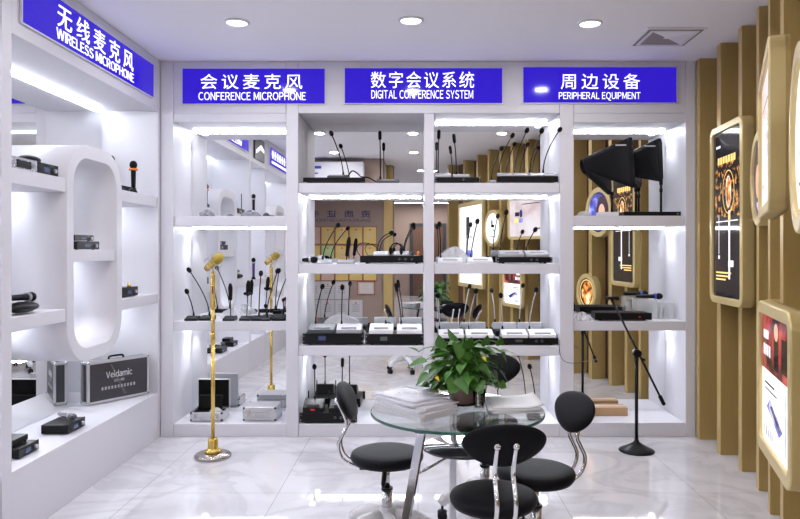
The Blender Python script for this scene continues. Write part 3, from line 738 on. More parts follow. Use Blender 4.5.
# third shelf, right half
rack('long black rack unit behind the plant on the third shelf', PX(437.5, FR), PX(498, FR), FR, Z3, .052, .27, None, 0, False)
rack('black rack unit with yellow figures, right end of the third shelf', PX(500.5, FR), PX(560, FR), FR, Z3, .052, .27, 'lcdg', 2, False)
for lb, b0, b1, hx, hy, nx in (('white microphone with a short neck next to the divider, third shelf', 438, 464, 437.9, 297, -.085), ('white microphone above the plant leaves, third shelf', 465, 493, 475.6, 292.5, -.075),
                               ('white microphone on the left of the right rack, third shelf', 500.5, 527, 501, 297, -.08), ('white microphone at the right end of the third shelf', 528, 555, 535.8, 291.5, -.085)):
    gooseneck(lb, PX((b0+b1)/2, 5.31), 5.31, Z3+.052, P(hx, hy, 5.29), ((b1-b0)*5.3/F*.97, .14, .055), 'whitep', neck='silver', nx=nx, bow=.4, ring_=False, group='white microphones on the right of the third shelf')
# lowest shelf, middle
rack('large black rack unit on the lowest shelf behind the left chair', PX(299.5, FR-.02), PX(357, FR-.02), FR-.02, Z4, .078, .30, None, 2)
gooseneck('black microphone with a red display on the lowest rack', PX(314, 5.28), 5.28, Z4+.078, P(314.5, 368.5, 5.32), (.15, .14, .085), 'black', nx=.0, bow=.5)
MB().box(-.016, .016, -.073, -.071, .020, .031).build('display', 'redlcd', bpy.data.objects[[o.name for o in COL.objects if o.get('label') == 'black microphone with a red display on the lowest rack'][0]])
gooseneck('second black microphone on the lowest rack, partly behind the left chair', PX(340, 5.28), 5.28, Z4+.078, P(342.4, 366, 5.34), (.15, .14, .08), 'black', nx=.01, bow=.5, head='wand')
for i, px in enumerate((308.6, 329)):
    b = MB().cyl((0, 0, 0), (0, 0, .13), .006, .0045, n=10).build('rod_antenna', 'black'); b.location = (PX(px, 5.40), 5.40, Z4+.0785)
    tag(b, ('left' if i == 0 else 'right')+' short rod antenna on the lowest rack', 'antenna')
gooseneck('lone black microphone on the cabinet floor right of the plant', PX(534, 5.33), 5.33, Z4, P(530, 368, 5.31), (.10, .11, .03), 'black', nx=.02, bow=.5)

# left cabinet shelves
ZL1, ZL2 = 1.645, .859
wrap('crumpled grey plastic bag at the left of the upper left shelf', PX(207.5, 5.30), 5.30, ZL1, .055, .06, .045, 11, 'bagd')
wrap('crumpled grey bag with a dark strap in the middle of the upper left shelf', PX(251, 5.30), 5.30, ZL1, .075, .06, .04, 12, 'bagd')
b = wrap('small grey pouch at the right end of the upper left shelf', PX(266.5, 5.28), 5.28, ZL1, .026, .03, .025, 13, 'grey', 'pouch', 'pouch')
gooseneck('short leaning microphone at the left end of the left cabinet shelf', PX(192.5, 5.28), 5.28, ZL2, P(187.5, 293, 5.28), (.095, .10, .032), 'black', bow=.35)
gooseneck('tall bent microphone second from the left on the left cabinet shelf', PX(207.5, 5.30), 5.30, ZL2, P(190, 271.5, 5.26), (.10, .11, .034), 'black', nx=.005, bow=.33)
wand('upright black wand microphone behind the gold stand on the left cabinet shelf', PX(230, 5.28), 5.28, ZL2, P(230.3, 283.5, 5.28), .13, (.09, .10, .032))
wand('tilted black wand microphone with a round clip on the left cabinet shelf', PX(246, 5.28), 5.28, ZL2, P(248.5, 280.5, 5.27), .12, (.085, .10, .032), clip=True)
gooseneck('upright gooseneck microphone right of the tilted wand on the left cabinet shelf', PX(258, 5.28), 5.28, ZL2, P(260.8, 275, 5.28), (.085, .11, .034), 'black', bow=.4)
gooseneck('right leaning gooseneck microphone on the left cabinet shelf', PX(267, 5.40), 5.40, ZL2, P(277, 272.5, 5.36), (.075, .11, .03), 'black', nx=-.01, bow=.25)
gooseneck('very short microphone in front on the left cabinet shelf', PX(267, 5.255), 5.255, ZL2, P(266, 307, 5.24), (.06, .08, .028), 'black', bow=.5, hr=.015)
gooseneck('small microphone on the black box at the right end of the left cabinet shelf', PX(280, 5.29), 5.29, ZL2, P(283.3, 301, 5.30), (.11, .12, .042), 'black', nx=.02, bow=.5, hr=.013)
wrap('clear plastic bag behind the black wand microphones on the left cabinet shelf', PX(234, 5.45), 5.45, ZL2, .09, .06, .07, 17)
# aluminium cases on the floor of the left cabinet
def corner_guards(t, m, x0, x1, y0, y1, z0, z1, r=.011):
    for x in (x0, x1):
        for y in (y0, y1):
            for z in (z0, z1): MB().ell((x, y, z), (r, r, r), n=8, m=6).build('corner_guard', m, t)
def case(label, x, y, z, w_, d_, h_, opened=False):
    t = thing('aluminium_case', label, 'case', (x, y, z))
    body = MB()
    if opened:
        body.box(-w_/2, w_/2, 0, .006, .004, h_).box(-w_/2, w_/2, d_-.006, d_, .004, h_).box(-w_/2, -w_/2+.006, .006, d_-.006, .004, h_).box(w_/2-.006, w_/2, .006, d_-.006, .004, h_).box(-w_/2+.006, w_/2-.006, .006, d_-.006, .004, .012)
    else: body.box(-w_/2, w_/2, 0, d_, .004, h_)
    body.build('body', 'alu', t, bevel=.004)
    corner_guards(t, 'blackm', -w_/2+.008, w_/2-.008, .008, d_-.008, .012, h_-.008)
    MB().tube(smooth([(-.04, 0, h_*.5), (-.04, -.014, h_*.45), (-.03, -.018, h_*.32), (.03, -.018, h_*.32), (.04, -.014, h_*.45), (.04, 0, h_*.5)], 4), .005, 8).build('handle', 'silver', t)
    for sx in (-1, 1): MB().box(sx*w_*.33-.011, sx*w_*.33+.011, -.004, 0, h_*.35, h_*.8).build('latch', 'steel', t)
    if opened:
        MB().box(-w_/2+.01, w_/2-.01, .01, d_-.01, .012, h_-.012).build('foam_lining', 'foam', t)
        MB().box(-w_/2, w_/2, d_+.012, d_+.045, h_, h_+.215).build('lid', 'alu', t, bevel=.004)
        MB().box(-w_/2+.004, w_/2-.004, d_+.006, d_+.012, h_+.005, h_+.21).build('lid_lining', 'foam', t)
        MB().box(-w_/2, w_/2, d_-.004, d_+.016, h_-.004, h_+.003).build('hinge', 'steel', t)
    else: MB().box(-w_/2-.001, w_/2+.001, -.001, d_+.001, h_*.62, h_*.65).build('seam', 'steel', t)
    return t
case('open aluminium case with black foam in the lower left cabinet', -1.60, 5.27, .0955, .245, .19, .07, True)
fb = MB().box(-.09, .09, -.02, .02, 0, .11).build('foam_block', 'foam', None, bevel=.01); fb.location = (-1.605, 5.395, .161); fb.rotation_euler = (-.2, 0, 0)
tag(fb, 'black foam block leaning in the open aluminium case', 'foam block')
wrap('crumpled silver bag lying in the open aluminium case', -1.545, 5.33, .1545, .05, .04, .03, 21)
case('closed aluminium case right of the open one in the lower left cabinet', -1.20, 5.28, .0955, .25, .22, .105)

# right cabinet
ZR1, ZR2, ZR3 = 1.648, .859, .103
b = thing('antenna_base', 'flat black base plate under the two paddle antennas', 'base plate', (PX(650, 5.33), 5.33, ZR1+.001))
MB().box(-.215, .215, -.06, .10, 0, .033).build('plate', 'blackm', b, bevel=.004)
MB().cyl((.19, -.06, .016), (.19, -.066, .016), .01, n=12).build('knob', 'grey', b)
def paddle(label, px_pole, Yp, big, small, th, zoff=0):
    """directional antenna: big end polygon and small end, joined into a tapering body on a pole"""
    x, z0 = PX(px_pole, Yp), ZR1+.035
    t = thing('paddle_antenna', label, 'antenna', (x, Yp, z0))
    o = Vector((x, Yp, z0)); bm = MB()
    def ringv(pt_top, pt_bot, Y, w_):
        a, c = P(*pt_top, Y)-o, P(*pt_bot, Y)-o
        side = Vector((w_*.85, w_*.5, 0)); ch = min(.035, (a-c).length*.3); u = (a-c).normalized()
        return [bm.v(p) for p in (a-u*ch-side, a-side*.55, a+side*.55, a-u*ch+side, c+u*ch+side, c+side*.55, c-side*.55, c+u*ch-side)]
    rs = [ringv(big[0], big[1], big[2], th), ringv(((big[0][0]+small[0][0])/2, (big[0][1]+small[0][1])/2), ((big[1][0]+small[1][0])/2, (big[1][1]+small[1][1])/2), (big[2]+small[2])/2, th*.9), ringv(small[0], small[1], small[2], th*.7)]
    bm.rings(rs, 0, False); bm.build('antenna_body', 'blackm', t, bevel=.006)
    top = P(px_pole, big[1][1]-1, Yp)-o
    MB().cyl((0, 0, 0), (0, 0, top.z), .009, n=12).cyl((0, 0, top.z-.03), (0, 0, top.z+.02), .014, n=12).cyl((0, 0, .15), (0, 0, .18), .013, n=12).build('pole', 'black', t)
    a = P(big[0][0]-12, big[0][1]+9, big[2]-.004)-o
    MB().box(a.x-.04, a.x+.04, a.y-.05, a.y-.046, a.z-.005, a.z+.005).build('nameplate', 'greytext', t)
    return t
paddle('front black paddle antenna on the left of the upper right shelf', 636, 5.29, ((631, 137), (633, 188), 5.29), ((584, 158), (586, 171), 5.57), .028)
paddle('rear black paddle antenna nearer the right side panel', 661, 5.35, ((660, 138), (661.5, 182), 5.35), ((624, 155), (627, 176), 5.57), .028)
wrap('small clear packet at the left end of the upper right shelf', PX(584, 5.28), 5.28, ZR1, .05, .035, .03, 31)
b = MB().box(-.075, .075, -.05, .05, 0, .028).build('tray', 'whitep', None, bevel=.004); b.location = (PX(608.5, 5.28)-.01, 5.28, ZR1+.001); tag(b, 'flat white tray beside the black antenna base', 'tray')
rack('flat black console with a red light on the middle right shelf', PX(595, FR), PX(652, FR), FR, ZR2, .06, .2, None, 0, False)
o = bpy.data.objects[[q.name for q in COL.objects if q.get('label') == 'flat black console with a red light on the middle right shelf'][0]]
MB().box(.115, .128, -.002, 0, .026, .033).build('indicator', 'redlcd', o)
kb = MB()
for i in range(14): kb.box(-.18+i*.026, -.162+i*.026, .03, .05, .06, .066).box(-.18+i*.026, -.162+i*.026, .07, .09, .06, .066)
kb.build('keys', 'grey', o)
wrap('grey cable bag at the left end of the middle right shelf', PX(582, 5.29), 5.29, ZR2, .06, .05, .055, 33)
for i, (x0, x1, y_, h_) in enumerate(((634.5, 655, 5.47, .15), (656, 671, 5.44, .125))):
    t = thing('acrylic_box', ('larger' if i == 0 else 'smaller')+' clear acrylic box behind the black console', 'box', (PX((x0+x1)/2, y_), y_, ZR2))
    w_ = (x1-x0)*y_/F
    MB().box(-w_/2, w_/2, -.06, .06, .001, h_).build('shell', 'acryl', t)
    for j in range(3): MB().cyl((-w_*.3+j*w_*.3, 0, .006), (-w_*.3+j*w_*.3, 0, h_*.7), .008, n=10).build('vial', 'grey' if j == 1 else 'silver', t)
handheld('black hand microphone with a blue ring lying on the clear boxes', (PX(636, 5.45), 5.45, ZR2+.172), (1, -.02, .0), .20, 'bluep')
t = thing('cardboard_box', 'flat brown cardboard box on the floor of the right cabinet', 'box', (PX(610.5, 5.42), 5.42, ZR3+.001))
MB().box(-.135, .135, 0, .14, 0, .063).build('carton', 'card', t, bevel=.002)
MB().box(-.135, .135, .06, .08, .063, .0636).build('tape', 'paper', t)
cb = MB().tube(smooth([P(559.5, 340, 5.20), P(559.8, 352, 5.19), P(563, 360, 5.19), P(570, 363, 5.185), P(580, 362.5, 5.17), P(590, 360, 5.2), P(598, 359.5, 5.3)]), .0025, 6).build('cable', 'grey')
tag(cb, 'thin grey cable looping in front of the post left of the right cabinet', 'cable')

# left wall unit contents
def ybox(label, name, cat, x0, x1, y0, y1, z, h, m='blackm', face=True, extra=None):
    z += .0008
    t = thing(name, label, cat, ((x0+x1)/2, (y0+y1)/2, z)); a, c = (x1-x0)/2, (y1-y0)/2
    MB().box(-a, a-.004, -c, c, .004, h).build('body', m, t, bevel=.003)
    b = MB()
    for sx in (-1, 1):
        for sy in (-1, 1): b.cyl((sx*a*.75, sy*c*.75, 0), (sx*a*.75, sy*c*.75, .005), .008, n=8)
    b.build('feet', 'black', t)
    if face:
        MB().box(a-.004, a, -c-.003, c+.003, .003, h+.002).build('front_panel', 'black' if m != 'silver' else 'steel', t, bevel=.001)
        MB().box(a, a+.0015, -c*.35, c*.15, h*.3, h*.7).build('display', 'lcd', t)
        MB().cyl((a, c*.65, h*.5), (a+.012, c*.65, h*.5), min(.011, h*.25), n=12).build('knob', 'silver', t)
    return t
SA = 1.785; SB = 1.07
r1 = ybox('silver receiver with an antenna on the upper left wall shelf', 'receiver', 'receiver', -2.18, -1.955, 3.345, 3.58, SA, .06, 'silver')
MB().box(.112, .116, -.06, .06, .012, .05).build('dark_sockets', 'black', r1)
MB().cyl((.08, -.08, .06), (.08, -.08, .24), .005, n=8).build('antenna', 'black', r1)
r2 = ybox('black receiver next to the oval frame on the upper left wall shelf', 'receiver', 'receiver', -2.14, -1.96, 3.592, 3.80, SA, .06)
pz = MB().ell((0, 0, .022), (.05, .075, .024)).build('pouch', 'black'); pz.location = (-2.06, 3.70, SA+.0635); tag(pz, 'rounded black pouch on the black receiver beside the oval frame', 'pouch')
wrap('clear bag of cables on the silver receiver at the left edge', -2.10, 3.48, SA+.062, .05, .08, .05, 41)
pz = MB().ell((0, 0, .03), (.06, .13, .028)).build('pouch', 'black'); pz.location = (-2.0, 3.52, SB+.003); tag(pz, 'oval black pouch on the lower left wall shelf', 'pouch')
handheld('black hand microphone lying on the oval pouch, lower left wall shelf', (-2.01, 3.42, SB+.086), (.05, 1, -.03), .21, 'silver')
wrap('clear plastic bag beside the oval black pouch', -2.15, 3.62, SB, .09, .10, .055, 43)
ybox('black receiver at the bottom of the pair on the oval niche shelf', 'receiver', 'receiver', -2.14, -1.965, 4.03, 4.30, 1.392, .05)
ybox('thin black receiver on top of the pair on the oval niche shelf', 'receiver', 'receiver', -2.13, -1.985, 4.04, 4.27, 1.4445, .034)
ybox('flat black receiver behind the orange ringed microphone', 'receiver', 'receiver', -2.16, -1.99, 4.58, 4.86, SA, .04)
def mic_stand_up(label, x, y, z, ring_, body='blackm', length=.20):
    t = handheld(label, (x, y, z+.014), (0, 0, 1), length, ring_, body)
    MB().lathe([(.026, -.013), (.028, -.008), (.020, .004), (.018, .02), (.0, .02)], 20).build('stand', 'black', t)
    return t
mic_stand_up('hand microphone with an orange ring standing on the right wall shelf', -1.957, 4.80, SA, 'orange')
mic_stand_up('black hand microphone peeking over the oval frame', -2.22, 5.05, SA, 'silver', length=.27)
g = ybox('black box with a gold plug on the lower right wall shelf', 'receiver', 'receiver', -2.12, -1.975, 4.66, 4.92, SB, .065)
MB().cyl((.06, .0, .06), (.06, .0, .10), .008, n=10).cyl((.06, .03, .06), (.06, .03, .085), .006, n=10).build('plug', 'gold', g)
ybox('black receiver with a silver microphone on the white bench', 'receiver', 'receiver', -2.145, -1.99, 3.97, 4.17, .34, .055)
handheld('silver hand microphone lying on the bench receiver', (-2.125, 4.13, .4215), (.85, -.5, -.0), .16, 'silver', 'steel', r=.0135)
ybox('black receiver at the near end of the white bench', 'receiver', 'receiver', -2.14, -2.0, 3.50, 3.68, .34, .052)
ybox('small black box on the near bench receiver', 'receiver', 'receiver', -2.13, -2.04, 3.51, 3.66, .3945, .035, face=False)
for z, y, c, lb in ((1.80, 2.90, 'blackm', 'black hand microphone on the upper shelf of the narrow niche, seen in the left mirror'), (1.04, 2.90, 'purple', 'purple hand microphone on the lower shelf of the narrow niche, seen in the left mirror')):
    mic_stand_up(lb, -1.965, y, z, 'silver', c, .24)
# flight case on the bench
a, c_ = Vector((-2.22, 4.69)), Vector((-1.96, 5.09)); d = c_-a; L = d.length
fc = thing('flight_case', 'large black flight case with aluminium edges standing on the white bench', 'case', (a.x, a.y, .346), math.atan2(d.y, d.x))
hC, tC = .285, .085
MB().box(.012, L-.012, .004, tC-.004, .012, hC-.012).build('panel', 'charcoal', fc)
e = MB()
for x0, x1 in ((0, .016), (L-.016, L)):
    for y0, y1 in ((0, .016), (tC-.016, tC)): e.box(x0, x1, y0, y1, 0, hC)
for z0, z1 in ((0, .016), (hC-.016, hC)):
    for y0, y1 in ((0, .016), (tC-.016, tC)): e.box(.016, L-.016, y0, y1, z0, z1)
    for x0, x1 in ((0, .016), (L-.016, L)): e.box(x0, x1, .016, tC-.016, z0, z1)
e.build('aluminium_edge', 'alu', fc)
corner_guards(fc, 'steel', .008, L-.008, .008, tC-.008, .008, hC-.008, .0125)
latin_mesh('lettering', 'Veidamic', .20, .047, 'whitep', fc, (L*.5, .0038, .185), .002)
latin_mesh('model_lettering', 'DS-88', .075, .019, 'greytext', fc, (L*.5, .0038, .138), .002)
b = MB()
for i in range(11): x = L*.5-.135+i*.0245; b.box(x, x+.017, .0018, .0038, .088, .090).box(x, x+.017, .0018, .0038, .098, .100).box(x+.007, x+.010, .0018, .0038, .083, .106).box(x+.001, x+.004, .0018, .0038, .084, .104)
b.build('printed_line', 'greytext', fc)
MB().tube(smooth([(L*.38, tC/2, hC), (L*.39, tC/2, hC+.016), (L*.44, tC/2, hC+.02), (L*.56, tC/2, hC+.02), (L*.61, tC/2, hC+.016), (L*.62, tC/2, hC)], 4), .007, 8).build('handle', 'black', fc)
b = MB(); rs = []
for i in range(9):
    x = .12+.3*i/8; b_ = .002*math.sin(i*2.1)
    rs.append([b.v((x*.2+.14+.006*i, -.002+b_*0, hC-.03-.028*i)), b.v((x*.2+.155+.007*i, -.002, hC-.03-.028*i))])
for p, q in zip(rs, rs[1:]): b.f([p[0], p[1], q[1], q[0]])
b.build('wrapping_film', 'film', fc)

# ------------------------------------------------------------------ floor stands
gs = thing('microphone_stand', 'gold microphone floor stand with a silver base before the left cabinet', 'microphone stand', (PX(213, 4.69), 4.69, 0))
MB().lathe([(0, 0.001), (.118, .001), (.121, .006), (.121, .018), (.112, .026), (.055, .034), (.0, .034)], 40).build('base', 'nickel', gs)
MB().lathe([(.052, .034), (.055, .040), (.055, .05), (.036, .058), (.034, .062), (.034, .122), (.030, .126), (0, .126)], 28).build('collar', 'gold', gs)
MB().cyl((0, 0, .12), (0, 0, .80), .0125, n=18).build('lower_pole', 'gold', gs)
MB().lathe([(.0135, .76), (.0165, .765), (.0165, .83), (.0135, .835)], 18).cyl((0, 0, .83), (0, 0, 1.0), .0125, n=18).lathe([(.0135, 1.0), (.0175, 1.005), (.0175, 1.02), (.015, 1.03), (.015, 1.22), (.011, 1.24)], 18).build('upper_pole', 'gold', gs)
MB().box(-.004, .006, -.0175, -.014, 1.10, 1.15).build('switch', 'maroon', gs)
MB().tube([(0, 0, 1.235), (0, 0, 1.26)], [.008, .008], 10).build('swivel', 'gold', gs)
sm_ = thing('studio_microphone', 'gold studio microphone in a wire shock mount on the gold stand', 'microphone', (PX(213, 4.69), 4.69, 1.2640))
ax = Vector((.105, -.03, .085)).normalized()
c0 = Vector((.005, 0, .045))
MB().tube([c0-ax*.07, c0-ax*.062, c0+ax*.005, c0+ax*.01], [.020, .024, .026, .028], 20).build('body', 'gold', sm_)
MB().tube([c0+ax*.01, c0+ax*.02, c0+ax*.055, c0+ax*.075, c0+ax*.08], [.029, .034, .034, .026, .010], 20).build('grille', 'goldmesh', sm_)
MB().cyl(c0-ax*.075, c0-ax*.068, .0195, n=18).build('end_cap', 'maroon', sm_)
u = ax.cross(Vector((0, 0, 1))).normalized(); v_ = ax.cross(u)
wr = MB()
for q in (-.03, .022):
    cc = c0+ax*q; wr.tube([cc+(u*math.cos(t)+v_*math.sin(t))*.052 for t in [2*PI*i/24 for i in range(25)]], .0018, 6)
for t in [PI/4+PI/2*i for i in range(4)]:
    wr.tube([c0+ax*-.03+(u*math.cos(t)+v_*math.sin(t))*.052, c0+ax*.022+(u*math.cos(t)+v_*math.sin(t))*.052], .0018, 6)
    wr.tube([c0+ax*-.01+(u*math.cos(t)+v_*math.sin(t))*.026, c0+ax*-.004+(u*math.cos(t)+v_*math.sin(t))*.052], .0012, 6)
wr.tube([(0, 0, 0), c0+Vector((0, 0, -.038)), c0+Vector((0, .0, -.03))], .005, 8)
wr.build('shock_mount', 'silver', sm_)

bs = thing('microphone_stand', 'black boom microphone stand with a domed base before the right cabinet', 'microphone stand', (PX(636.5, 4.83), 4.83, 0))
MB().lathe([(0, .001), (.118, .001), (.121, .005), (.118, .011), (.09, .024), (.045, .048), (.018, .066), (.014, .085), (0, .085)], 40).build('base', 'blackm', bs)
MB().cyl((0, 0, .08), (0, 0, .66), .0115, n=16).build('pole', 'blackm', bs)
o_ = Vector((PX(636.5, 4.83), 4.83, 0)); cl = P(638.5, 353, 4.80)-o_
MB().cyl((0, 0, .62), (0, 0, .70), .015, n=14).cyl(cl+Vector((-.012, -.03, 0)), cl+Vector((-.012, .03, 0)), .026, n=18).cyl(cl+Vector((.0, -.03, -.03)), cl+Vector((.035, -.03, -.045)), .008, n=10).build('clutch', 'black', bs)
e0, e1 = P(664, 404.5, 4.72)-o_, P(612, 300, 4.90)-o_
MB().cyl(e0, e1, .0075, n=12).build('boom', 'blackm', bs)
dd = (e1-e0).normalized()
MB().tube([e0-dd*.005, e0, e0+dd*.06, e0+dd*.065], [.008, .013, .013, .009], 14).build('counterweight', 'black', bs)
MB().cyl(e1-dd*.01, e1+dd*.02, .010, n=12).tube([e1+Vector((-.05, 0, .015)), e1+Vector((-.02, 0, .014)), e1+Vector((.015, 0, .014)), e1+Vector((.045, 0, .012))], [.014, .011, .011, .017], 12).build('clip', 'black', bs)

# ------------------------------------------------------------------ table
TC = Vector((.165, 2.93)); TZ, TR = .72, .363
tb = thing('glass_table', 'round glass table with chrome legs standing between the black chairs', 'table', (TC.x, TC.y, 0))
MB().lathe([(0, TZ-.010), (TR-.004, TZ-.010), (TR-.004, TZ), (0, TZ)], 72, sm=False).build('tabletop', 'glass', tb)
MB().frame(ellipse(TR, TR, 72), ellipse(TR-.004, TR-.004, 72), (0, 0, TZ-.0105), (1, 0, 0), (0, 1, 0), (0, 0, .011), sm=True).build('rim', 'glassedge', tb, label='dark green glass rim')
def leg_pts(az, ft): return (Vector((.345*math.cos(az), .345*math.sin(az), TZ-.0115)), Vector((ft[0]-TC.x, ft[1]-TC.y, .0)))
legs = [leg_pts(math.radians(244), (-.12, 2.50)), leg_pts(math.radians(90), (.172, 3.46)), (Vector((.222, .262, TZ-.0115)), Vector((.222, .262, 0)))]
SZ = .565; sh_c = Vector((.02, .0))
for p0, p1 in legs:
    u = Vector((-(p0.y+p1.y), p0.x+p1.x, 0)).normalized()*.017; v_ = Vector((p0.x+p1.x, p0.y+p1.y, 0)).normalized()*.008
    b = MB(); b.rings([[b.v(p+q) for q in (u+v_, -u+v_, -u-v_, u-v_)] for p in (p1, p0)], 0, False)
    lg = b.build('leg', 'chrome', tb, bevel=.002)
    MB().cyl((p0.x, p0.y, TZ-.0115), (p0.x, p0.y, TZ-.0105), .028, n=20).build('pad', 'steel', lg)
for p0, p1 in legs:
    t = (SZ-.012-p1.z)/(p0.z-p1.z); q = p1.lerp(p0, t)
    MB().cyl((sh_c.x+(q.x-sh_c.x)*.25, sh_c.y+(q.y-sh_c.y)*.25, SZ-.012), q, .006, n=10).build('bracket', 'chrome', tb)
MB().lathe([(0, SZ-.005), (.165, SZ-.005), (.168, SZ), (.165, SZ+.005), (0, SZ+.005)], 56, (sh_c.x, sh_c.y, 0)).build('lower_shelf', 'smoke', tb, label='dark smoked glass lower shelf')

# ------------------------------------------------------------------ chairs
def make_chair(label, x, y, face, lift=0.0, spin=.3):
    """face: direction the sitter looks; back at local -Y"""
    t = thing('swivel_chair', label, 'chair', (x, y, 0), math.atan2(face[1], face[0])-PI/2, 'black swivel chairs around the glass table')
    SZ_ = .46+lift
    MB().lathe([(0, SZ_-.058), (.135, SZ_-.058), (.157, SZ_-.052), (.168, SZ_-.036), (.170, SZ_-.022), (.165, SZ_-.010), (.150, SZ_-.003), (.11, SZ_+.001), (0, SZ_+.003)], 48).build('seat', 'leather', t)
    MB().box(-.07, .07, -.12, .09, SZ_-.072, SZ_-.057).build('seat_plate', 'blackm', t)
    # padded backrest: an egg shaped pad, wide above, leaning back
    bc = Vector((0, -.190, SZ_+.228)); tilt = math.radians(23)
    up = Vector((0, -math.sin(tilt), math.cos(tilt))); fw = Vector((0, math.cos(tilt), math.sin(tilt))); rt = Vector((1, 0, 0))
    b = MB(); rs = []
    n, mm = 36, 10
    for i in range(mm+1):
        a = -PI/2+PI*i/mm; k_ = max(math.cos(a), .02)**.55; dz = math.sin(a)*.024; ring_ = []
        for j in range(n):
            th = 2*PI*j/n; sx, sz = math.cos(th), math.sin(th)
            wx = .155*(1+.16*sz-.05*sz*sz); px = sx*wx*k_; pz_ = sz*.092*k_
            ring_.append(b.v(bc+rt*px+up*pz_+fw*(dz+.35*px*px)))
        rs.append(ring_)
    b.rings(rs, 0, True); b.build('backrest', 'leather', t)
    for sx in (-1, 1):
        xx = sx*.034
        path = smooth([(xx, -.09, SZ_-.066), (xx, -.155, SZ_-.062), (xx, -.205, SZ_-.03), (xx, -.2225, SZ_+.03), (xx, -.20, SZ_+.085), (xx, -.183, SZ_+.125), (xx, -.20, SZ_+.18), (xx, -.226, SZ_+.232)], 6)
        o = MB().tube(path, .0085, 12).build('back_tube', 'chrome', t)
        MB().ell((xx, -.228, SZ_+.236), (.014, .014, .014)).build('knob', 'chrome', o)
    MB().cyl((0, 0, .28), (0, 0, SZ_-.058), .0135, n=18).build('gas_piston', 'chrome', t)
    MB().cyl((0, 0, .15), (0, 0, .278), .0245, n=22).build('column', 'steel', t)
    MB().cyl((0, 0, .276), (0, 0, .288), .027, n=22).build('column_cap', 'black', t)
    MB().tube([(.0, .0, SZ_-.08), (.02, -.01, SZ_-.10), (.03, -.015, SZ_-.15), (.03, -.015, SZ_-.165)], [.006, .012, .011, .005], 10).build('lever', 'black', t)
    MB().lathe([(0, .115), (.045, .115), (.052, .14), (.047, .175), (.034, .20), (0, .20)], 24).build('hub', 'wrap', t)
    for i in range(5):
        a = 2*PI*i/5+spin; d = Vector((math.cos(a), math.sin(a), 0))
        MB().tube([d*.03+Vector((0, 0, .155)), d*.08+Vector((0, 0, .158)), d*.13+Vector((0, 0, .150)), d*.18+Vector((0, 0, .128)), d*.22+Vector((0, 0, .098)), d*.235+Vector((0, 0, .088))], [.033, .030, .033, .028, .030, .014], 12).build('base_arm', 'wrap', t)
        u = Vector((-d.y, d.x, 0)); c = d*.22
        cs = MB().cyl(c+Vector((0, 0, .05)), c+Vector((0, 0, .075)), .007, n=8).build('caster', 'black', t)
        for s_ in (-1, 1): MB().cyl(c+u*s_*.006+Vector((0, 0, .0255)), c+u*s_*.02+Vector((0, 0, .0255)), .025, n=18).build('wheel', 'black', cs)
        MB().ell(c+Vector((0, 0, .045)), (.026, .026, .012)).build('hood', 'black', cs)
    return t
make_chair('black swivel chair on the left of the table, seen from the side', -.144, 3.25, (.995, -.05))
make_chair('black swivel chair nearest the camera with its back turned', .292, 2.70, (-.10, 1), 0.0, .88)
make_chair('black swivel chair on the right of the table, facing left', .512, 3.03, (-.95, -.31), -.012, .62)
make_chair('black swivel chair half hidden behind the potted plant', .345, 3.60, (-.30, -1), .06)

# ------------------------------------------------------------------ things on the table
def booklet(label, x, y, z, ang, w_, l_, h_, m='paper2', curl=0.0, group=None, ink=True):
    t = thing('magazine', label, 'magazine', (x, y, z), ang, group)
    b = MB(); nx, ny = 9, 7
    def zc(u, v): return curl*max(0, u-.55)**2*2.2+curl*.25*max(0, .35-v)**2
    top = [[b.v((-l_/2+l_*i/nx, -w_/2+w_*j/ny, h_+zc(i/nx, j/ny))) for j in range(ny+1)] for i in range(nx+1)]
    bot = [[b.v((-l_/2+l_*i/nx, -w_/2+w_*j/ny, .0005+zc(i/nx, j/ny)*.9)) for j in range(ny+1)] for i in range(nx+1)]
    for i in range(nx):
        for j in range(ny):
            b.f([top[i][j], top[i+1][j], top[i+1][j+1], top[i][j+1]], 0, True); b.f([bot[i][j+1], bot[i+1][j+1], bot[i+1][j], bot[i][j]], 0, True)
    for i in range(nx):
        for j in (0, ny): b.f([top[i][j], top[i+1][j], bot[i+1][j], bot[i][j]], 1)
    for j in range(ny):
        for i in (0, nx): b.f([top[i][j], top[i][j+1], bot[i][j+1], bot[i][j]], 1)
    b.build('pages', [m, 'paper'], t)
    if ink:
        b = MB(); ring(b, 0, 0, l_*.2, w_*.2, .008, 0, 0); E = b
        c = MB()
        n = 28
        for rr, ww in ((.20, .012), (.11, .01)):
            for i in range(n):
                a0, a1 = 2*PI*i/n, 2*PI*(i+1)/n
                c.quad([(l_*(rr-q)*math.cos(t_)-.02, w_*(rr-q)*math.sin(t_), h_+.0006) for t_, q in ((a0, 0), (a1, 0), (a1, ww*3), (a0, ww*3))])
        b.bm.free(); c.build('cover_print', 'greytext', t)
    return t
ang = math.radians(-47)
stack = [(-.012, 2.895, 0, .205, .285, .013), (-.006, 2.90, 3, .21, .29, .012), (-.012, 2.91, -2, .21, .285, .009), (-.004, 2.925, 4, .205, .285, .006), (-.03, 2.955, -4, .21, .285, .005), (-.035, 3.005, 2, .21, .285, .004)]
names = ['thick bottom magazine of the left stack on the glass table', 'second magazine from the bottom of the left stack', 'third magazine from the bottom of the left stack',
         'third magazine from the top of the left stack', 'second magazine from the top of the left stack', 'top magazine with a ring print on the left stack']
z = TZ+.0006
for (x, y, da, w_, l_, h_), lb in zip(stack, names):
    booklet(lb, x, y, z, ang+math.radians(da), w_, l_, h_, group='magazines in the left stack', ink=(lb.startswith('top'))); z += h_+.0006
z = TZ+.0006
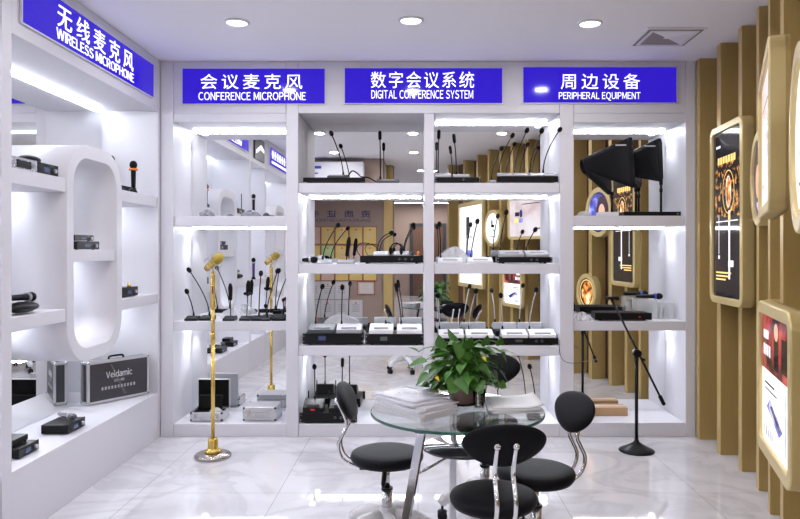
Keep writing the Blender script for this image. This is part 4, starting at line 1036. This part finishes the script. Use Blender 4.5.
for (x, y, a, h_, cu), lb in zip(((.405, 2.985, 4, .007, .0), (.40, 2.99, -2, .006, .02), (.41, 3.0, 1, .004, .035)), ('bottom brochure of the right pile on the glass table', 'middle brochure of the right pile', 'top white brochure with a curled corner on the right pile')):
    booklet(lb, x, y, z, math.radians(a), .25, .215, h_, 'paper', cu, 'brochures in the right pile', False); z += h_+.0012
g = thing('drinking_glass', 'clear drinking glass between the plant pot and the brochures', 'glass', (.262, 2.985, TZ+.0005))
MB().lathe([(0, .0), (.024, .0), (.028, .075), (.0262, .075), (.0225, .006), (0, .006)], 28).build('tumbler', 'glass', g)
b = MB().box(-.026, .026, -.012, .012, 0, .055).build('packet', 'paper', None, bevel=.004); b.location = (.055, 3.12, TZ+.0006); b.rotation_euler = (0, 0, .4)
tag(b, 'small white packet behind the left magazine stack', 'packet')
b = MB().prism([(-.016, 0), (.016, 0), (.006, .05), (-.004, .055)], (0, 0, 0), (1, 0, 0), (0, 0, 1), (0, .004, 0)).build('packet', 'yleaf'); b.location = (.085, 3.10, TZ+.0006)
tag(b, 'yellow tip between the white packet and the plant pot', 'packet')

# potted plant
PC = Vector((.195, 3.06, TZ+.0012))
pl = thing('potted_plant', 'green leafy plant in a brown pot on the glass table', 'plant', PC)
MB().lathe([(0, 0), (.048, 0), (.052, .006), (.068, .06), (.074, .085), (.074, .095), (.068, .095), (.064, .082), (0, .082)], 36).build('pot', 'pot', pl)
MB().lathe([(0, .070), (.063, .078), (.063, .0835), (0, .0845)], 28).build('soil', 'soil', pl)
MB().lathe([(0, .0), (.07, .0), (.074, .006), (.05, .004), (.0, .004)], 28).build('saucer', 'black', pl)
rnd = random.Random(23)
lf, st, yl = MB(), MB(), MB()
def leaf(b, base, d, size, droop, roll):
    d = d.normalized(); side = d.cross(Vector((0, 0, 1)))
    side = side.normalized() if side.length > .05 else Vector((1, 0, 0))
    side = Matrix.Rotation(roll, 3, d) @ side; nrm = side.cross(d).normalized()
    prof = [(-.10, .20), (-.04, .42), (.10, .50), (.28, .47), (.48, .36), (.68, .22), (.86, .09), (1.0, .0)]
    L_, C_, R2 = [], [], []
    for u, wv in prof:
        bend = -droop*size*max(u, 0)**2
        c = base+d*(u*size)+Vector((0, 0, bend))
        fold = .16*wv*size
        mid = c if u > -.05 else base+d*(.03*size)
        C_.append(b.v(mid)); L_.append(b.v(c-side*wv*size*.86+nrm*fold)); R2.append(b.v(c+side*wv*size*.86+nrm*fold))
    for i in range(len(prof)-1):
        b.f([L_[i], C_[i], C_[i+1], L_[i+1]], 0, True); b.f([C_[i], R2[i], R2[i+1], C_[i+1]], 0, True)
origin = Vector((0, 0, .08))
def add_leaf(tipv, size, droop, k_):
    st.tube(bez(origin+Vector((rnd.uniform(-.03, .03), rnd.uniform(-.03, .03), 0)), origin+Vector((tipv.x*.35, tipv.y*.35, tipv.z*.9)), tipv, 8), .0022, 5)
    out = Vector((tipv.x, tipv.y, 0)); out = out.normalized() if out.length > .01 else Vector((1, 0, 0))
    d = (out*rnd.uniform(.6, 1.1)+Vector((rnd.uniform(-.45, .45), rnd.uniform(-.45, .45), rnd.uniform(-.8, .35))))
    leaf(yl if k_ else lf, tipv, d, size, droop, rnd.uniform(-.7, .7))
for i in range(150):
    az = rnd.uniform(0, 2*PI); el = rnd.uniform(-.12, 1.45)
    rr = rnd.uniform(.06, 1)**.5
    R_x = .165; hz = .20
    tip = Vector((R_x*math.cos(az)*math.cos(el)*rr, R_x*.9*math.sin(az)*math.cos(el)*rr, .085+max(-.01, hz*math.sin(el)*rr)))
    add_leaf(tip, rnd.uniform(.05, .088), rnd.uniform(.1, .6), False)
# a few leaves that stand out of the outline
for px, py, s, dx, dz in ((441, 347, .085, -.15, 1), (452, 340, .085, -.3, 1), (425, 361, .10, -1, -.15), (418, 352, .07, -.7, .5), (486, 345, .07, .1, 1), (500, 345, .06, .1, 1), (502, 352, .05, .5, -1), (500, 352, .085, 1, .1), (500, 382, .09, .35, -1), (478, 384, .075, .2, -1),
                          (428, 375, .08, -.8, -.5), (436, 384, .07, -.5, -.8), (455, 388, .07, 0, -1), (468, 348, .08, .2, .8), (446, 356, .09, -.6, .5)):
    q = P(px, py, 3.0)-PC; 
    st.tube(bez(origin, origin+Vector((q.x*.4, q.y*.4, max(q.z, .1))), q, 8), .0022, 5)
    leaf(lf, q, Vector((dx, -.25, dz)), s*.85, .2, rnd.uniform(-.3, .3))
for px, py in ((436, 377), (483, 357)):
    leaf(yl, P(px, py, 2.92)-PC, Vector((.5, -.3, -.5)), .022, .2, .4)
for q in lf.bm.verts[:]+yl.bm.verts[:]+st.bm.verts[:]: q.co.z = max(q.co.z, .078 if q.co.x**2+q.co.y**2 > .0065 else .098)
lf.build('foliage', 'leaf', pl); st.build('stems', 'stem', pl); yl.build('yellow_leaf', 'yleaf', pl, label='yellowed leaf tips')
